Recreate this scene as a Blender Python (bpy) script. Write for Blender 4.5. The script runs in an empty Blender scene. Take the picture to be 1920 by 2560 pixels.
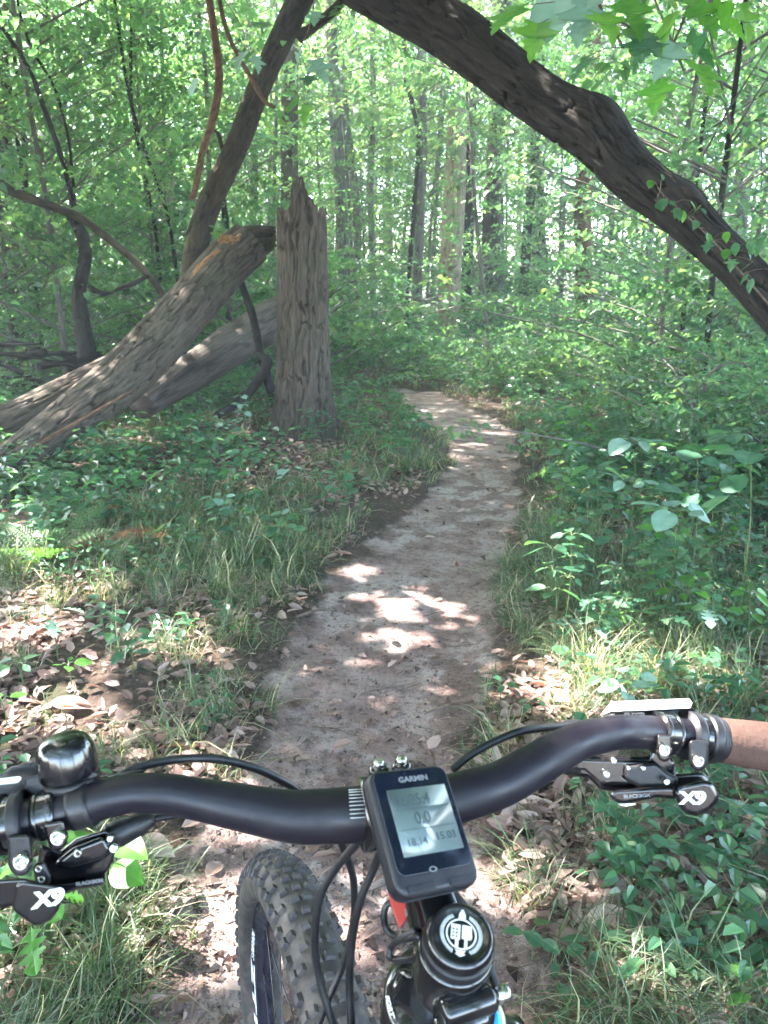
import bpy, math, random
import numpy as np
from mathutils import Vector, Matrix

R = math.radians
random.seed(7)
rng = np.random.default_rng(7)
scn = bpy.context.scene
col = scn.collection

# ------------------------------------------------------------------ camera, sky, sun
CAM_Z, PITCH, F, CX, CY = 1.33, R(16), 2000.0, 960.0, 1280.0
SP, CP = math.sin(PITCH), math.cos(PITCH)
cam = bpy.data.cameras.new('camera')
cam.sensor_fit = 'VERTICAL'
cam.sensor_height = 36
cam.sensor_width = 27
cam.lens = F / 2560 * 36
cam.clip_start = 0.02
cam.clip_end = 900
cam.dof.use_dof = True
cam.dof.focus_distance = 1.05
cam.dof.aperture_fstop = 18.0
camo = bpy.data.objects.new('camera', cam)
camo.location = (0, 0, CAM_Z)
camo.rotation_euler = (R(90) - PITCH, 0, 0)
col.objects.link(camo)
scn.camera = camo

SUN_EL, SUN_AZ = R(60), R(66)          # azimuth to the left of the view direction
SUN = Vector((-math.sin(SUN_AZ) * math.cos(SUN_EL), math.cos(SUN_AZ) * math.cos(SUN_EL), math.sin(SUN_EL)))
w = bpy.data.worlds.new('World')
scn.world = w
w.use_nodes = True
wn = w.node_tree
wn.nodes.clear()
sky = wn.nodes.new('ShaderNodeTexSky')
sky.sky_type = 'NISHITA'
sky.sun_disc = False
sky.sun_elevation = SUN_EL
sky.sun_rotation = -SUN_AZ
sky.air_density = 1.0
sky.dust_density = 2.5
bg = wn.nodes.new('ShaderNodeBackground')
bg.inputs['Strength'].default_value = 0.15
wo = wn.nodes.new('ShaderNodeOutputWorld')
wn.links.new(sky.outputs[0], bg.inputs['Color'])
wn.links.new(bg.outputs[0], wo.inputs['Surface'])
sl = bpy.data.lights.new('sun', 'SUN')
sl.energy = 2.2
sl.angle = R(0.5)
sl.color = (1.0, 0.955, 0.90)
so = bpy.data.objects.new('sun', sl)
so.rotation_euler = (-SUN).to_track_quat('-Z', 'Y').to_euler()
so.location = (-8, 10, 25)
col.objects.link(so)
vs = scn.view_settings
vs.view_transform = 'Standard'
vs.look = 'None'
vs.gamma = 1
vs.use_curve_mapping = False
vs.exposure = 4.8
scn.render.engine = 'CYCLES'
cy = scn.cycles
cy.max_bounces = 7
cy.diffuse_bounces = 4
cy.glossy_bounces = 3
cy.transmission_bounces = 5
cy.transparent_max_bounces = 4
cy.sample_clamp_indirect = 6
cy.use_denoising = True

# ------------------------------------------------------------------ picture <-> place
def P(px, py, d):
    a = (px - CX) / F * d
    b = -(py - CY) / F * d
    return Vector((a, b * SP + d * CP, CAM_Z + b * CP - d * SP))

def G(px, py, z=0.0):
    a = (px - CX) / F
    b = -(py - CY) / F
    d = (z - CAM_Z) / (b * CP - SP)
    return P(px, py, d)

def proj(p):
    x, y, z = p[0], p[1], p[2] - CAM_Z
    d = y * CP - z * SP
    u = y * SP + z * CP
    return CX + F * x / d, CY - F * u / d, d

# ------------------------------------------------------------------ numpy noise
_T = np.random.default_rng(3).random((256, 256))
def vn(x, y, per=None):
    x = np.asarray(x, float); y = np.asarray(y, float)
    xi = np.floor(x).astype(int); yi = np.floor(y).astype(int)
    fx = x - xi; fy = y - yi
    fx = fx * fx * (3 - 2 * fx); fy = fy * fy * (3 - 2 * fy)
    x0, x1 = xi, xi + 1
    if per:
        x0 = x0 % per; x1 = x1 % per
    a = _T[x0 % 256, yi % 256]; b = _T[x1 % 256, yi % 256]
    c = _T[x0 % 256, (yi + 1) % 256]; d = _T[x1 % 256, (yi + 1) % 256]
    return (a * (1 - fx) + b * fx) * (1 - fy) + (c * (1 - fx) + d * fx) * fy
def fbm(x, y, o=4):
    s = 0; a = .5; n = 0
    for i in range(o):
        s = s + a * vn(x * 2 ** i + 17 * i, y * 2 ** i + 31 * i); n += a; a *= .5
    return s / n

# ------------------------------------------------------------------ the trail and the ground height
_pe = [(843, 872, 950), (850, 868, 965), (870, 880, 1010), (900, 905, 1080), (930, 945, 1120), (960, 968, 1130), (1000, 965, 1130),
       (1050, 935, 1122), (1100, 885, 1118), (1150, 808, 1112), (1200, 750, 1100), (1250, 712, 1092), (1300, 690, 1082),
       (1400, 612, 1075), (1500, 562, 1055), (1600, 540, 1040), (1700, 475, 1055), (1900, 345, 1125), (2212, 250, 1140)]
_k = 1920 / 1659
PY, PL, PR = [], [], []
for yy, l, r_ in _pe:
    g1, g2 = G(l * _k, yy * _k), G(r_ * _k, yy * _k)
    PY.append(g1.y); PL.append(g1.x); PR.append(g2.x)
PY.append(-8); PL.append(PL[-1]); PR.append(PR[-1])
PY = np.array(PY[::-1]); PL = np.array(PL[::-1]); PR = np.array(PR[::-1])
YEND = PY[-1]
def path_d(x, y):
    """signed distance-like value: positive inside the trail (metres)"""
    l = np.interp(y, PY, PL); r = np.interp(y, PY, PR)
    t = np.clip((y - YEND), 0, 3)
    l = l - t * 1.5; r = r - t * 1.9
    d = np.minimum(x - l, r - x)
    d = np.where(y > YEND + 2.0, -1.0, d)
    return d + 0.16 * (fbm(x * 3.1, y * 3.1) - .5) + .10 * (fbm(x * 11, y * 11, 2) - .5)
def smooth(e0, e1, v):
    t = np.clip((v - e0) / (e1 - e0), 0, 1)
    return t * t * (3 - 2 * t)
def H(x, y):
    x = np.asarray(x, float); y = np.asarray(y, float)
    d = path_d(x, y)
    p = smooth(-.15, .15, d)
    h = .10 * (fbm(x * .35 + 5, y * .35) - .5) * (1 - p) + .03 * (fbm(x * 1.8, y * 1.8) - .5)
    h = h - .035 * p + .012 * (fbm(x * 7, y * 7) - .5)
    r2 = np.sqrt(x * x + y * y)
    h = h + .8 * smooth(14, 40, r2) * (fbm(x * .06, y * .06) - .35)
    return h
def Hs(x, y):
    return float(H(np.array([x]), np.array([y]))[0])
def GH(px, py):
    g = G(px, py)
    for _ in range(3):
        g = G(px, py, Hs(g.x, g.y))
    return g

# ------------------------------------------------------------------ node helpers
def new_mat(name):
    m = bpy.data.materials.new(name)
    m.use_nodes = True
    nt = m.node_tree
    nt.nodes.clear()
    out = nt.nodes.new('ShaderNodeOutputMaterial')
    return m, nt, out
def N(nt, t, **kw):
    n = nt.nodes.new(t)
    for k, v in kw.items():
        if k in n.inputs.keys():
            n.inputs[k].default_value = v
        else:
            setattr(n, k, v)
    return n
def ramp(nt, stops, fac):
    n = nt.nodes.new('ShaderNodeValToRGB')
    e = n.color_ramp.elements
    while len(e) < len(stops):
        e.new(.5)
    for i, (p, c) in enumerate(stops):
        e[i].position = p
        e[i].color = (*c, 1)
    nt.links.new(fac, n.inputs[0])
    return n.outputs[0]
def mix(nt, a, b, f, mode='MIX'):
    n = nt.nodes.new('ShaderNodeMix')
    n.data_type = 'RGBA'
    n.blend_type = mode
    for s, v in ((n.inputs[0], f), (n.inputs[6], a), (n.inputs[7], b)):
        if isinstance(v, (int, float)):
            s.default_value = v
        elif isinstance(v, tuple):
            s.default_value = (*v, 1)
        else:
            nt.links.new(v, s)
    return n.outputs[2]

def plain(name, colr, rough=.5, metal=0., spec=.5, coat=0., bump=0., bscale=300, vary=0.0, dust=0.0):
    m, nt, out = new_mat(name)
    b = N(nt, 'ShaderNodeBsdfPrincipled')
    b.inputs['Roughness'].default_value = rough
    b.inputs['Metallic'].default_value = metal
    b.inputs['Specular IOR Level'].default_value = spec
    b.inputs['Coat Weight'].default_value = coat
    b.inputs['Coat Roughness'].default_value = .08
    tc = N(nt, 'ShaderNodeTexCoord')
    nz = N(nt, 'ShaderNodeTexNoise')
    nz.inputs['Scale'].default_value = bscale
    nz.inputs['Detail'].default_value = 3
    nt.links.new(tc.outputs['Object'], nz.inputs['Vector'])
    v = vary or .12
    c = mix(nt, tuple(x * (1 - v) for x in colr), tuple(min(1, x * (1 + v)) for x in colr), nz.outputs[0])
    nt.links.new(c, b.inputs['Base Color'])
    if bump:
        bp = N(nt, 'ShaderNodeBump', Strength=bump)
        bp.inputs['Distance'].default_value = .001
        nt.links.new(nz.outputs[0], bp.inputs['Height'])
        nt.links.new(bp.outputs[0], b.inputs['Normal'])
    # faint dust and smudges change the gloss
    n2 = N(nt, 'ShaderNodeTexNoise')
    n2.inputs['Scale'].default_value = 45
    nt.links.new(tc.outputs['Object'], n2.inputs['Vector'])
    if dust:
        n3 = N(nt, 'ShaderNodeTexNoise')
        n3.inputs['Scale'].default_value = 28; n3.inputs['Detail'].default_value = 8; n3.inputs['Roughness'].default_value = .7
        nt.links.new(tc.outputs['Object'], n3.inputs['Vector'])
        dd = ramp(nt, [(.48, (0, 0, 0)), (.72, (dust, dust, dust))], n3.outputs[0])
        c2 = mix(nt, c, (.20, .155, .135), dd)
        nt.links.new(c2, b.inputs['Base Color'])
    mr = N(nt, 'ShaderNodeMapRange')
    mr.inputs['From Min'].default_value = .35; mr.inputs['From Max'].default_value = .7
    mr.inputs['To Min'].default_value = max(.02, rough * .8); mr.inputs['To Max'].default_value = min(1, rough * 1.3)
    nt.links.new(n2.outputs[0], mr.inputs[0])
    nt.links.new(mr.outputs[0], b.inputs['Roughness'])
    nt.links.new(b.outputs[0], out.inputs[0])
    return m

def leaf_mat(name, ca, cb, cc, trans=.42, rough=.42, tcol=(1.12, 1.22, .55), objvar=.35, spec=.5):
    m, nt, out = new_mat(name)
    at = N(nt, 'ShaderNodeAttribute', attribute_name='rnd')
    oi = N(nt, 'ShaderNodeObjectInfo')
    c = ramp(nt, [(0, ca), (.55, cb), (1, cc)], at.outputs['Fac'])
    v = N(nt, 'ShaderNodeMapRange')
    v.inputs['To Min'].default_value = 1 - objvar
    v.inputs['To Max'].default_value = 1 + objvar
    nt.links.new(oi.outputs['Random'], v.inputs[0])
    hs = N(nt, 'ShaderNodeHueSaturation')
    nt.links.new(v.outputs[0], hs.inputs['Value'])
    nt.links.new(c, hs.inputs['Color'])
    p = N(nt, 'ShaderNodeBsdfPrincipled', Roughness=rough)
    p.inputs['Specular IOR Level'].default_value = spec
    nt.links.new(hs.outputs[0], p.inputs['Base Color'])
    t = N(nt, 'ShaderNodeBsdfTranslucent')
    tc = mix(nt, hs.outputs[0], tcol, 1.0, 'MULTIPLY')
    g = N(nt, 'ShaderNodeMix', data_type='RGBA')
    nt.links.new(tc, t.inputs['Color'])
    sc = nt.nodes.new('ShaderNodeVectorMath'); sc.operation = 'SCALE'
    sc.inputs['Scale'].default_value = 2.2
    nt.links.new(tc, sc.inputs[0])
    nt.links.new(sc.outputs[0], t.inputs['Color'])
    nt.nodes.remove(g)
    ms = N(nt, 'ShaderNodeMixShader')
    ms.inputs[0].default_value = trans
    nt.links.new(p.outputs[0], ms.inputs[1])
    nt.links.new(t.outputs[0], ms.inputs[2])
    nt.links.new(ms.outputs[0], out.inputs[0])
    return m

def bark_mat(name, dark, mid, light, vs_=9, us_=40, moss=None, bump=.6, mossamt=.5):
    m, nt, out = new_mat(name)
    at = N(nt, 'ShaderNodeAttribute', attribute_name='bk')
    mp = N(nt, 'ShaderNodeMapping')
    mp.inputs['Scale'].default_value = (us_, us_, vs_)
    nt.links.new(at.outputs['Vector'], mp.inputs[0])
    n1 = N(nt, 'ShaderNodeTexNoise', Scale=1.0, Detail=6.0, Roughness=.62)
    nt.links.new(mp.outputs[0], n1.inputs['Vector'])
    n2 = N(nt, 'ShaderNodeTexNoise', Scale=2.3, Detail=4.0)
    nt.links.new(at.outputs['Vector'], n2.inputs['Vector'])
    hh = N(nt, 'ShaderNodeAttribute', attribute_name='ridge')
    c = ramp(nt, [(.25, dark), (.5, mid), (.78, light)], n1.outputs[0])
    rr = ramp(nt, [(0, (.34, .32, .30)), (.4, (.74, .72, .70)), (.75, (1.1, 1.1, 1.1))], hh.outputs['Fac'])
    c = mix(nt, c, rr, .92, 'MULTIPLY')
    if moss:
        mm = ramp(nt, [(.45, (0, 0, 0)), (.7, (mossamt,) * 3)], n2.outputs[0])
        c = mix(nt, c, moss, mm)
    p = N(nt, 'ShaderNodeBsdfPrincipled', Roughness=.85)
    p.inputs['Specular IOR Level'].default_value = .25
    nt.links.new(c, p.inputs['Base Color'])
    bp = N(nt, 'ShaderNodeBump', Strength=bump)
    bp.inputs['Distance'].default_value = .02
    nt.links.new(n1.outputs[0], bp.inputs['Height'])
    nt.links.new(bp.outputs[0], p.inputs['Normal'])
    nt.links.new(p.outputs[0], out.inputs[0])
    return m

M = {}
M['black_bar'] = plain('matte_black_anodised', (.0075, .0058, .0110), .42, 0, .38, bump=.05, bscale=900, dust=.05)  # faint purple in the base colour stands for reflected sky sheen

M['gloss_black'] = plain('gloss_black_paint', (.004, .004, .006), .16, 0, .6, coat=.5, dust=.10)
M['satin_black'] = plain('satin_black_plastic', (.008, .0075, .010), .42, 0, .5, bump=.15, bscale=700, dust=.12)
M['rubber'] = plain('tyre_rubber', (.055, .050, .054), .75, 0, .35, bump=.4, bscale=500, vary=.3, dust=.5)
M['sidewall'] = plain('tyre_sidewall', (.038, .034, .034), .6, 0, .35, bump=.3, bscale=400, vary=.25, dust=.6)
M['steel'] = plain('bolt_steel', (.62, .61, .58), .25, 1)
M['sky_glare_lid'] = plain('lid_sky_glare_paint', (.80, .86, .84), .12, .25, .8, coat=1)  # lid whitened to carry sky and sun glare in its colour
M['white_print'] = plain('white_print', (.74, .75, .74), .5)
M['grey_print'] = plain('grey_print', (.16, .16, .17), .5)
M['red'] = plain('red_paint', (.30, .010, .006), .3, 0, .5, coat=.3)
M['blue'] = plain('blue_anodised', (.04, .28, .62), .25, .6)
M['gold'] = plain('pale_gold_print', (.55, .50, .30), .4)
M['glass_black'] = plain('device_glass', (.006, .008, .016), .05, 0, .6)
M['lcd'] = plain('lcd_screen', (.115, .15, .15), .12, 0, .6, vary=.05, bscale=60)
M['lcd_ink'] = plain('lcd_ink', (.03, .045, .05), .5)
M['bezel'] = plain('device_plastic', (.009, .008, .012), .5, 0, .5, bump=.2, bscale=900)
M['rim_black'] = plain('rim_black', (.012, .012, .022), .25, 0, .6)
M['grip'] = plain('brown_leather_grip', (.082, .044, .034), .9, 0, .3, bump=.8, bscale=260, vary=.25)
M['spoke'] = plain('spoke_black', (.05, .05, .05), .3, .8)
M['bark_grey'] = bark_mat('bark_grey_ridged', (.016, .012, .009), (.068, .051, .039), (.135, .106, .084), 7, 45, moss=(.07, .08, .045), mossamt=.3)
M['bark_dark'] = bark_mat('bark_dark_shaded', (.007, .0055, .005), (.022, .017, .014), (.048, .038, .031), 8, 40)  # dark bark, with shade of the backlit trunks put into the colour
M['bark_mossy'] = bark_mat('bark_brown_lichen', (.010, .007, .005), (.036, .026, .018), (.075, .057, .036), 9, 36, moss=(.085, .075, .03), mossamt=.6)
M['bark_far'] = bark_mat('bark_slender_grey', (.05, .042, .038), (.13, .11, .10), (.24, .215, .20), 5, 30, moss=(.10, .14, .09), mossamt=.4)
M['bark_tan'] = bark_mat('bark_pale_tan', (.10, .07, .05), (.26, .19, .135), (.42, .34, .27), 4, 30, moss=(.20, .20, .17), mossamt=.5)
M['bark_orange'] = bark_mat('vine_bark_orange', (.05, .026, .016), (.115, .058, .034), (.19, .108, .068), 14, 40)
M['wood_grey'] = bark_mat('weathered_wood', (.022, .016, .013), (.070, .054, .044), (.14, .112, .094), 2.5, 70, bump=.4)
M['wood_raw'] = bark_mat('splintered_wood', (.10, .045, .02), (.24, .12, .055), (.42, .28, .14), 3, 60, bump=.8)
M['twig'] = bark_mat('twig_brown', (.05, .035, .028), (.13, .09, .07), (.26, .19, .15), 20, 60)
M['leaf_far'] = leaf_mat('foliage_pale', (.065, .108, .068), (.10, .158, .095), (.17, .205, .105), trans=.6, rough=.38)
M['leaf_under'] = leaf_mat('foliage_understorey', (.046, .10, .070), (.074, .145, .094), (.14, .19, .095), trans=.52, rough=.35)
M['leaf_canopy'] = leaf_mat('foliage_canopy', (.040, .085, .030), (.065, .125, .040), (.10, .15, .04), trans=.35)
M['leaf_near'] = leaf_mat('foliage_broad_leaf', (.028, .085, .048), (.045, .118, .066), (.08, .15, .07), trans=.38, rough=.33, objvar=.25)
M['leaf_teal'] = leaf_mat('foliage_teal_leaf', (.035, .105, .058), (.06, .15, .085), (.10, .19, .10), trans=.35, rough=.42, objvar=.25)
M['leaf_bright'] = leaf_mat('foliage_bright_leaf', (.045, .14, .030), (.07, .19, .035), (.11, .23, .045), trans=.5, rough=.4, objvar=.2)
M['leaf_pale_sheen'] = leaf_mat('foliage_pale_sheen', (.10, .20, .15), (.15, .26, .20), (.20, .31, .25), trans=.25, rough=.40, objvar=.1, tcol=(1, 1.1, .8))  # pale leaf colour with the white sheen of reflecting leaves painted in
M['leaf_dry'] = leaf_mat('dry_oak_leaf', (.12, .072, .058), (.25, .172, .148), (.42, .32, .285), trans=.2, rough=.6, tcol=(.9, .6, .4), objvar=.3, spec=.3)
M['leaf_rust'] = leaf_mat('rusty_fern_leaf', (.18, .06, .025), (.30, .11, .05), (.36, .18, .08), trans=.2, rough=.6, tcol=(.9, .6, .4), objvar=.2, spec=.3)
M['grass'] = leaf_mat('sedge_blade', (.042, .080, .036), (.080, .115, .064), (.34, .30, .22), trans=.35, rough=.38, objvar=.05)
M['stem'] = leaf_mat('green_stem', (.06, .09, .03), (.08, .12, .04), (.12, .10, .05), trans=.05)

def ground_mat():
    m, nt, out = new_mat('forest_soil_and_trail')
    at = N(nt, 'ShaderNodeAttribute', attribute_name='trail')
    tc = N(nt, 'ShaderNodeTexCoord')
    def nz(s, d=5., r_=.55):
        n = N(nt, 'ShaderNodeTexNoise', Scale=s, Detail=d, Roughness=r_)
        nt.links.new(tc.outputs['Object'], n.inputs['Vector'])
        return n.outputs[0]
    big, mid_, fine, grit = nz(1.1), nz(6., 6.), nz(38., 5., .7), nz(170., 3., .7)
    dirt = ramp(nt, [(.28, (.150, .100, .090)), (.44, (.262, .184, .166)), (.56, (.34, .252, .228)), (.75, (.44, .348, .315))], mid_)
    pale = ramp(nt, [(.45, (0, 0, 0)), (.60, (1, 1, 1))], big)
    dirt = mix(nt, dirt, (.47, .395, .370), mix(nt, (0., 0., 0.), pale, ramp(nt, [(.50, (0, 0, 0)), (.53, (.9, .9, .9))], mid_)))
    dirt = mix(nt, dirt, ramp(nt, [(.34, (.38, .34, .34)), (.47, (.95, .95, .95)), (.70, (1.22, 1.20, 1.18))], fine), .9, 'MULTIPLY')
    dirt = mix(nt, dirt, ramp(nt, [(.34, (.36, .33, .32)), (.43, (1, 1, 1)), (.60, (1, 1, 1)), (.68, (1.25, 1.22, 1.2))], grit), .8, 'MULTIPLY')
    soil = ramp(nt, [(.3, (.035, .024, .019)), (.5, (.085, .058, .045)), (.7, (.15, .105, .082))], fine)
    soil = mix(nt, soil, (.045, .055, .028), ramp(nt, [(.5, (0, 0, 0)), (.68, (.7, .7, .7))], mid_))
    edge = nt.nodes.new('ShaderNodeMath'); edge.operation = 'ADD'
    e2 = nt.nodes.new('ShaderNodeMath'); e2.operation = 'MULTIPLY_ADD'
    nt.links.new(mid_, e2.inputs[0]); e2.inputs[1].default_value = .9; e2.inputs[2].default_value = -.45
    nt.links.new(at.outputs['Fac'], edge.inputs[0]); nt.links.new(e2.outputs[0], edge.inputs[1])
    f = ramp(nt, [(.35, (0, 0, 0)), (.62, (1, 1, 1))], edge.outputs[0])
    c = mix(nt, soil, dirt, f)
    p = N(nt, 'ShaderNodeBsdfPrincipled', Roughness=.93)
    p.inputs['Specular IOR Level'].default_value = .2
    nt.links.new(c, p.inputs['Base Color'])
    add = nt.nodes.new('ShaderNodeMath'); add.operation = 'MULTIPLY_ADD'
    nt.links.new(grit, add.inputs[0]); add.inputs[1].default_value = .6
    nt.links.new(fine, add.inputs[2])
    bp = N(nt, 'ShaderNodeBump', Strength=1.0)
    bp.inputs['Distance'].default_value = .022
    nt.links.new(add.outputs[0], bp.inputs['Height'])
    nt.links.new(bp.outputs[0], p.inputs['Normal'])
    nt.links.new(p.outputs[0], out.inputs[0])
    return m
M['ground'] = ground_mat()

# ------------------------------------------------------------------ object helpers
def mesh_np(name, V, Fc, mat=None, attrs=None, smooth_=True, edges_only=False):
    """V (n,3); Fc (m,k) one polygon size for all"""
    V = np.asarray(V, np.float32); Fc = np.asarray(Fc, np.int32)
    me = bpy.data.meshes.new(name)
    me.vertices.add(len(V)); me.vertices.foreach_set('co', V.ravel())
    k = Fc.shape[1]
    me.loops.add(Fc.size); me.loops.foreach_set('vertex_index', Fc.ravel())
    me.polygons.add(len(Fc))
    me.polygons.foreach_set('loop_start', np.arange(0, Fc.size, k, dtype=np.int32))
    me.polygons.foreach_set('use_smooth', np.full(len(Fc), smooth_))
    for an, av in (attrs or {}).items():
        av = np.asarray(av, np.float32)
        if av.ndim == 1:
            a = me.attributes.new(an, 'FLOAT', 'POINT'); a.data.foreach_set('value', av)
        else:
            a = me.attributes.new(an, 'FLOAT_VECTOR', 'POINT'); a.data.foreach_set('vector', av.ravel())
    me.update(calc_edges=True)
    if mat is not None:
        me.materials.append(mat)
    return me

def link(name, me, parent=None, loc=(0, 0, 0)):
    o = bpy.data.objects.new(name, me)
    o.location = loc
    col.objects.link(o)
    if parent is not None:
        o.parent = parent
    return o
def tag(o, label=None, cat=None, group=None, kind=None):
    if label: o['label'] = label
    if cat: o['category'] = cat
    if group: o['group'] = group
    if kind: o['kind'] = kind
    return o
def empty(name, loc, label=None, cat=None, group=None, rz=0):
    o = bpy.data.objects.new(name, None)
    o.location = loc
    o.rotation_euler = (0, 0, rz)
    o.empty_display_size = .1
    col.objects.link(o)
    return tag(o, label, cat, group)

def catmull(pts, n):
    pts = [np.array(p, float) for p in pts]
    p = [2 * pts[0] - pts[1]] + pts + [2 * pts[-1] - pts[-2]]
    seg = len(pts) - 1
    out = []
    for i in range(n):
        t = i / (n - 1) * seg
        k = min(int(t), seg - 1); u = t - k
        a, b, c, d = p[k], p[k + 1], p[k + 2], p[k + 3]
        out.append(.5 * ((2 * b) + (-a + c) * u + (2 * a - 5 * b + 4 * c - d) * u * u + (-a + 3 * b - 3 * c + d) * u ** 3))
    return np.array(out)

def frames(C, ref=None):
    T = np.gradient(C, axis=0)
    T /= np.linalg.norm(T, axis=1)[:, None] + 1e-12
    a = np.array(ref if ref is not None else ((0, 0, 1.) if abs(T[0, 2]) < .8 else (0, -1., 0)))
    X = np.zeros_like(C); Y = np.zeros_like(C)
    x = a - T[0] * a.dot(T[0]); x /= np.linalg.norm(x)
    for i in range(len(C)):
        x = x - T[i] * x.dot(T[i]); x /= np.linalg.norm(x) + 1e-12
        X[i] = x; Y[i] = np.cross(T[i], x)
    return T, X, Y

def tube_np(pts, rad, nseg=10, nring=None, ridge=0., freq=14, vfreq=6., lump=0., seed=0, caps=True, rfun=None):
    """returns V, F(quads), bk, ridge.  points and radii given at control points"""
    nring = nring or max(2, len(pts))
    C = catmull(pts, nring) if nring != len(pts) or len(pts) > 2 else np.array(pts, float)
    rr = np.interp(np.linspace(0, 1, len(C)), np.linspace(0, 1, len(rad)), rad)
    T, X, Y = frames(C)
    L = np.concatenate([[0], np.cumsum(np.linalg.norm(np.diff(C, axis=0), axis=1))])
    th = np.linspace(0, 2 * np.pi, nseg, endpoint=False)
    TH, LL = np.meshgrid(th, L)
    RR = rr[:, None] * np.ones_like(TH)
    rd = np.ones_like(TH)
    if lump:
        RR = RR * (1 + lump * (vn(TH / (2 * np.pi) * 4 + seed * 4, LL * 1.3 + seed, None) - .5)
                   + lump * .6 * (np.sin(TH * 2 + LL * 2.1 + seed)) * .3)
    if ridge:
        per = freq
        u = TH / (2 * np.pi) * per
        wv = .9 * (vn(u * .5, LL * vfreq * .8 + seed * 3, max(1, per // 2)) - .5)
        a = vn(u + wv, LL * vfreq + 7.3 * seed, per)
        b = vn(u * 2 + 3, LL * vfreq * 1.9 + 3.1 * seed, per * 2)
        rd = np.clip(np.abs(2 * (.72 * a + .28 * b) - 1) * 5.2 + .25 * (b - .5), 0, 1)
        rd = rd * rd * (3 - 2 * rd)
        RR = RR + ridge * (rd - .6)
    if rfun is not None:
        RR = rfun(TH, LL, RR)
    V = C[:, None, :] + RR[..., None] * (np.cos(TH)[..., None] * X[:, None, :] + np.sin(TH)[..., None] * Y[:, None, :])
    n, s = TH.shape
    idx = np.arange(n * s).reshape(n, s)
    a = idx[:-1, :]; b = np.roll(idx, -1, 1)[:-1, :]; c = np.roll(idx, -1, 1)[1:, :]; d = idx[1:, :]
    Fq = np.stack([a, b, c, d], -1).reshape(-1, 4)
    bk = np.stack([np.cos(TH) * RR, np.sin(TH) * RR, LL + seed * 3.7], -1).reshape(-1, 3)
    V = V.reshape(-1, 3)
    rd = rd.reshape(-1)
    if caps:
        V = np.vstack([V, C[0], C[-1]])
        bk = np.vstack([bk, [0, 0, 0], [0, 0, 0]]); rd = np.concatenate([rd, [1, 1]])
        k0, k1 = n * s, n * s + 1
        f0 = [[k0, idx[0, (j + 1) % s], idx[0, j], idx[0, j]] for j in range(s)]
        f1 = [[k1, idx[-1, j], idx[-1, (j + 1) % s], idx[-1, (j + 1) % s]] for j in range(s)]
        # degenerate quads avoided: pair triangles into quads
        f0 = [[k0, idx[0, (j + 2) % s], idx[0, (j + 1) % s], idx[0, j]] for j in range(0, s - 1, 2)]
        f1 = [[k1, idx[-1, j], idx[-1, (j + 1) % s], idx[-1, (j + 2) % s]] for j in range(0, s - 1, 2)]
        Fq = np.vstack([Fq, f0, f1])
    return V, Fq, bk, rd

class Acc:
    """gathers quad meshes into one"""
    def __init__(s): s.V = []; s.F = []; s.B = []; s.D = []; s.n = 0
    def add(s, V, Fq, bk=None, rd=None):
        s.V.append(np.asarray(V, float)); s.F.append(np.asarray(Fq) + s.n); s.n += len(V)
        s.B.append(bk if bk is not None else np.zeros((len(V), 3))); s.D.append(rd if rd is not None else np.ones(len(V)))
    def tube(s, pts, rad, nseg=8, nring=None, **k):
        s.add(*tube_np(pts, rad, nseg + (nseg % 2), nring, **k))
    def mesh(s, name, mat, origin=(0, 0, 0)):
        V = np.vstack(s.V) - np.array(origin)
        return mesh_np(name, V, np.vstack(s.F), mat, {'bk': np.vstack(s.B), 'ridge': np.concatenate(s.D)})

# ---- leaves --------------------------------------------------------------
def unit(v):
    return v / (np.linalg.norm(v, axis=-1, keepdims=True) + 1e-12)
def leaves_np(pos, ax, nrm, ln, wd, shape='ovate', fold=.12, droop=.1):
    """pos base of each leaf, ax its direction, nrm its upper side"""
    ax = unit(ax); nrm = unit(nrm - ax * (ax * nrm).sum(1, keepdims=True)); sd = np.cross(nrm, ax)
    if shape == 'rhomb':
        loc = [(0, 0, 0), (.45, .5, fold), (1, 0, -droop), (.45, -.5, fold)]; Fq = [[0, 3, 2, 1]]
    elif shape == 'ovate':
        loc = [(0, 0, 0), (.26, .46, fold), (.68, .38, fold - droop * .4), (1, 0, -droop), (.68, -.38, fold - droop * .4), (.26, -.46, fold)]
        Fq = [[0, 3, 2, 1], [0, 5, 4, 3]]
    loc = np.array(loc)
    n = len(pos); k = len(loc)
    V = (pos[:, None, :] + (loc[None, :, 0, None] * ln[:, None, None]) * ax[:, None, :]
         + (loc[None, :, 1, None] * wd[:, None, None]) * sd[:, None, :]
         + (loc[None, :, 2, None] * ln[:, None, None]) * nrm[:, None, :])
    Fq = (np.array(Fq)[None] + (np.arange(n) * k)[:, None, None]).reshape(-1, 4)
    return V.reshape(-1, 3), Fq, k

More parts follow.
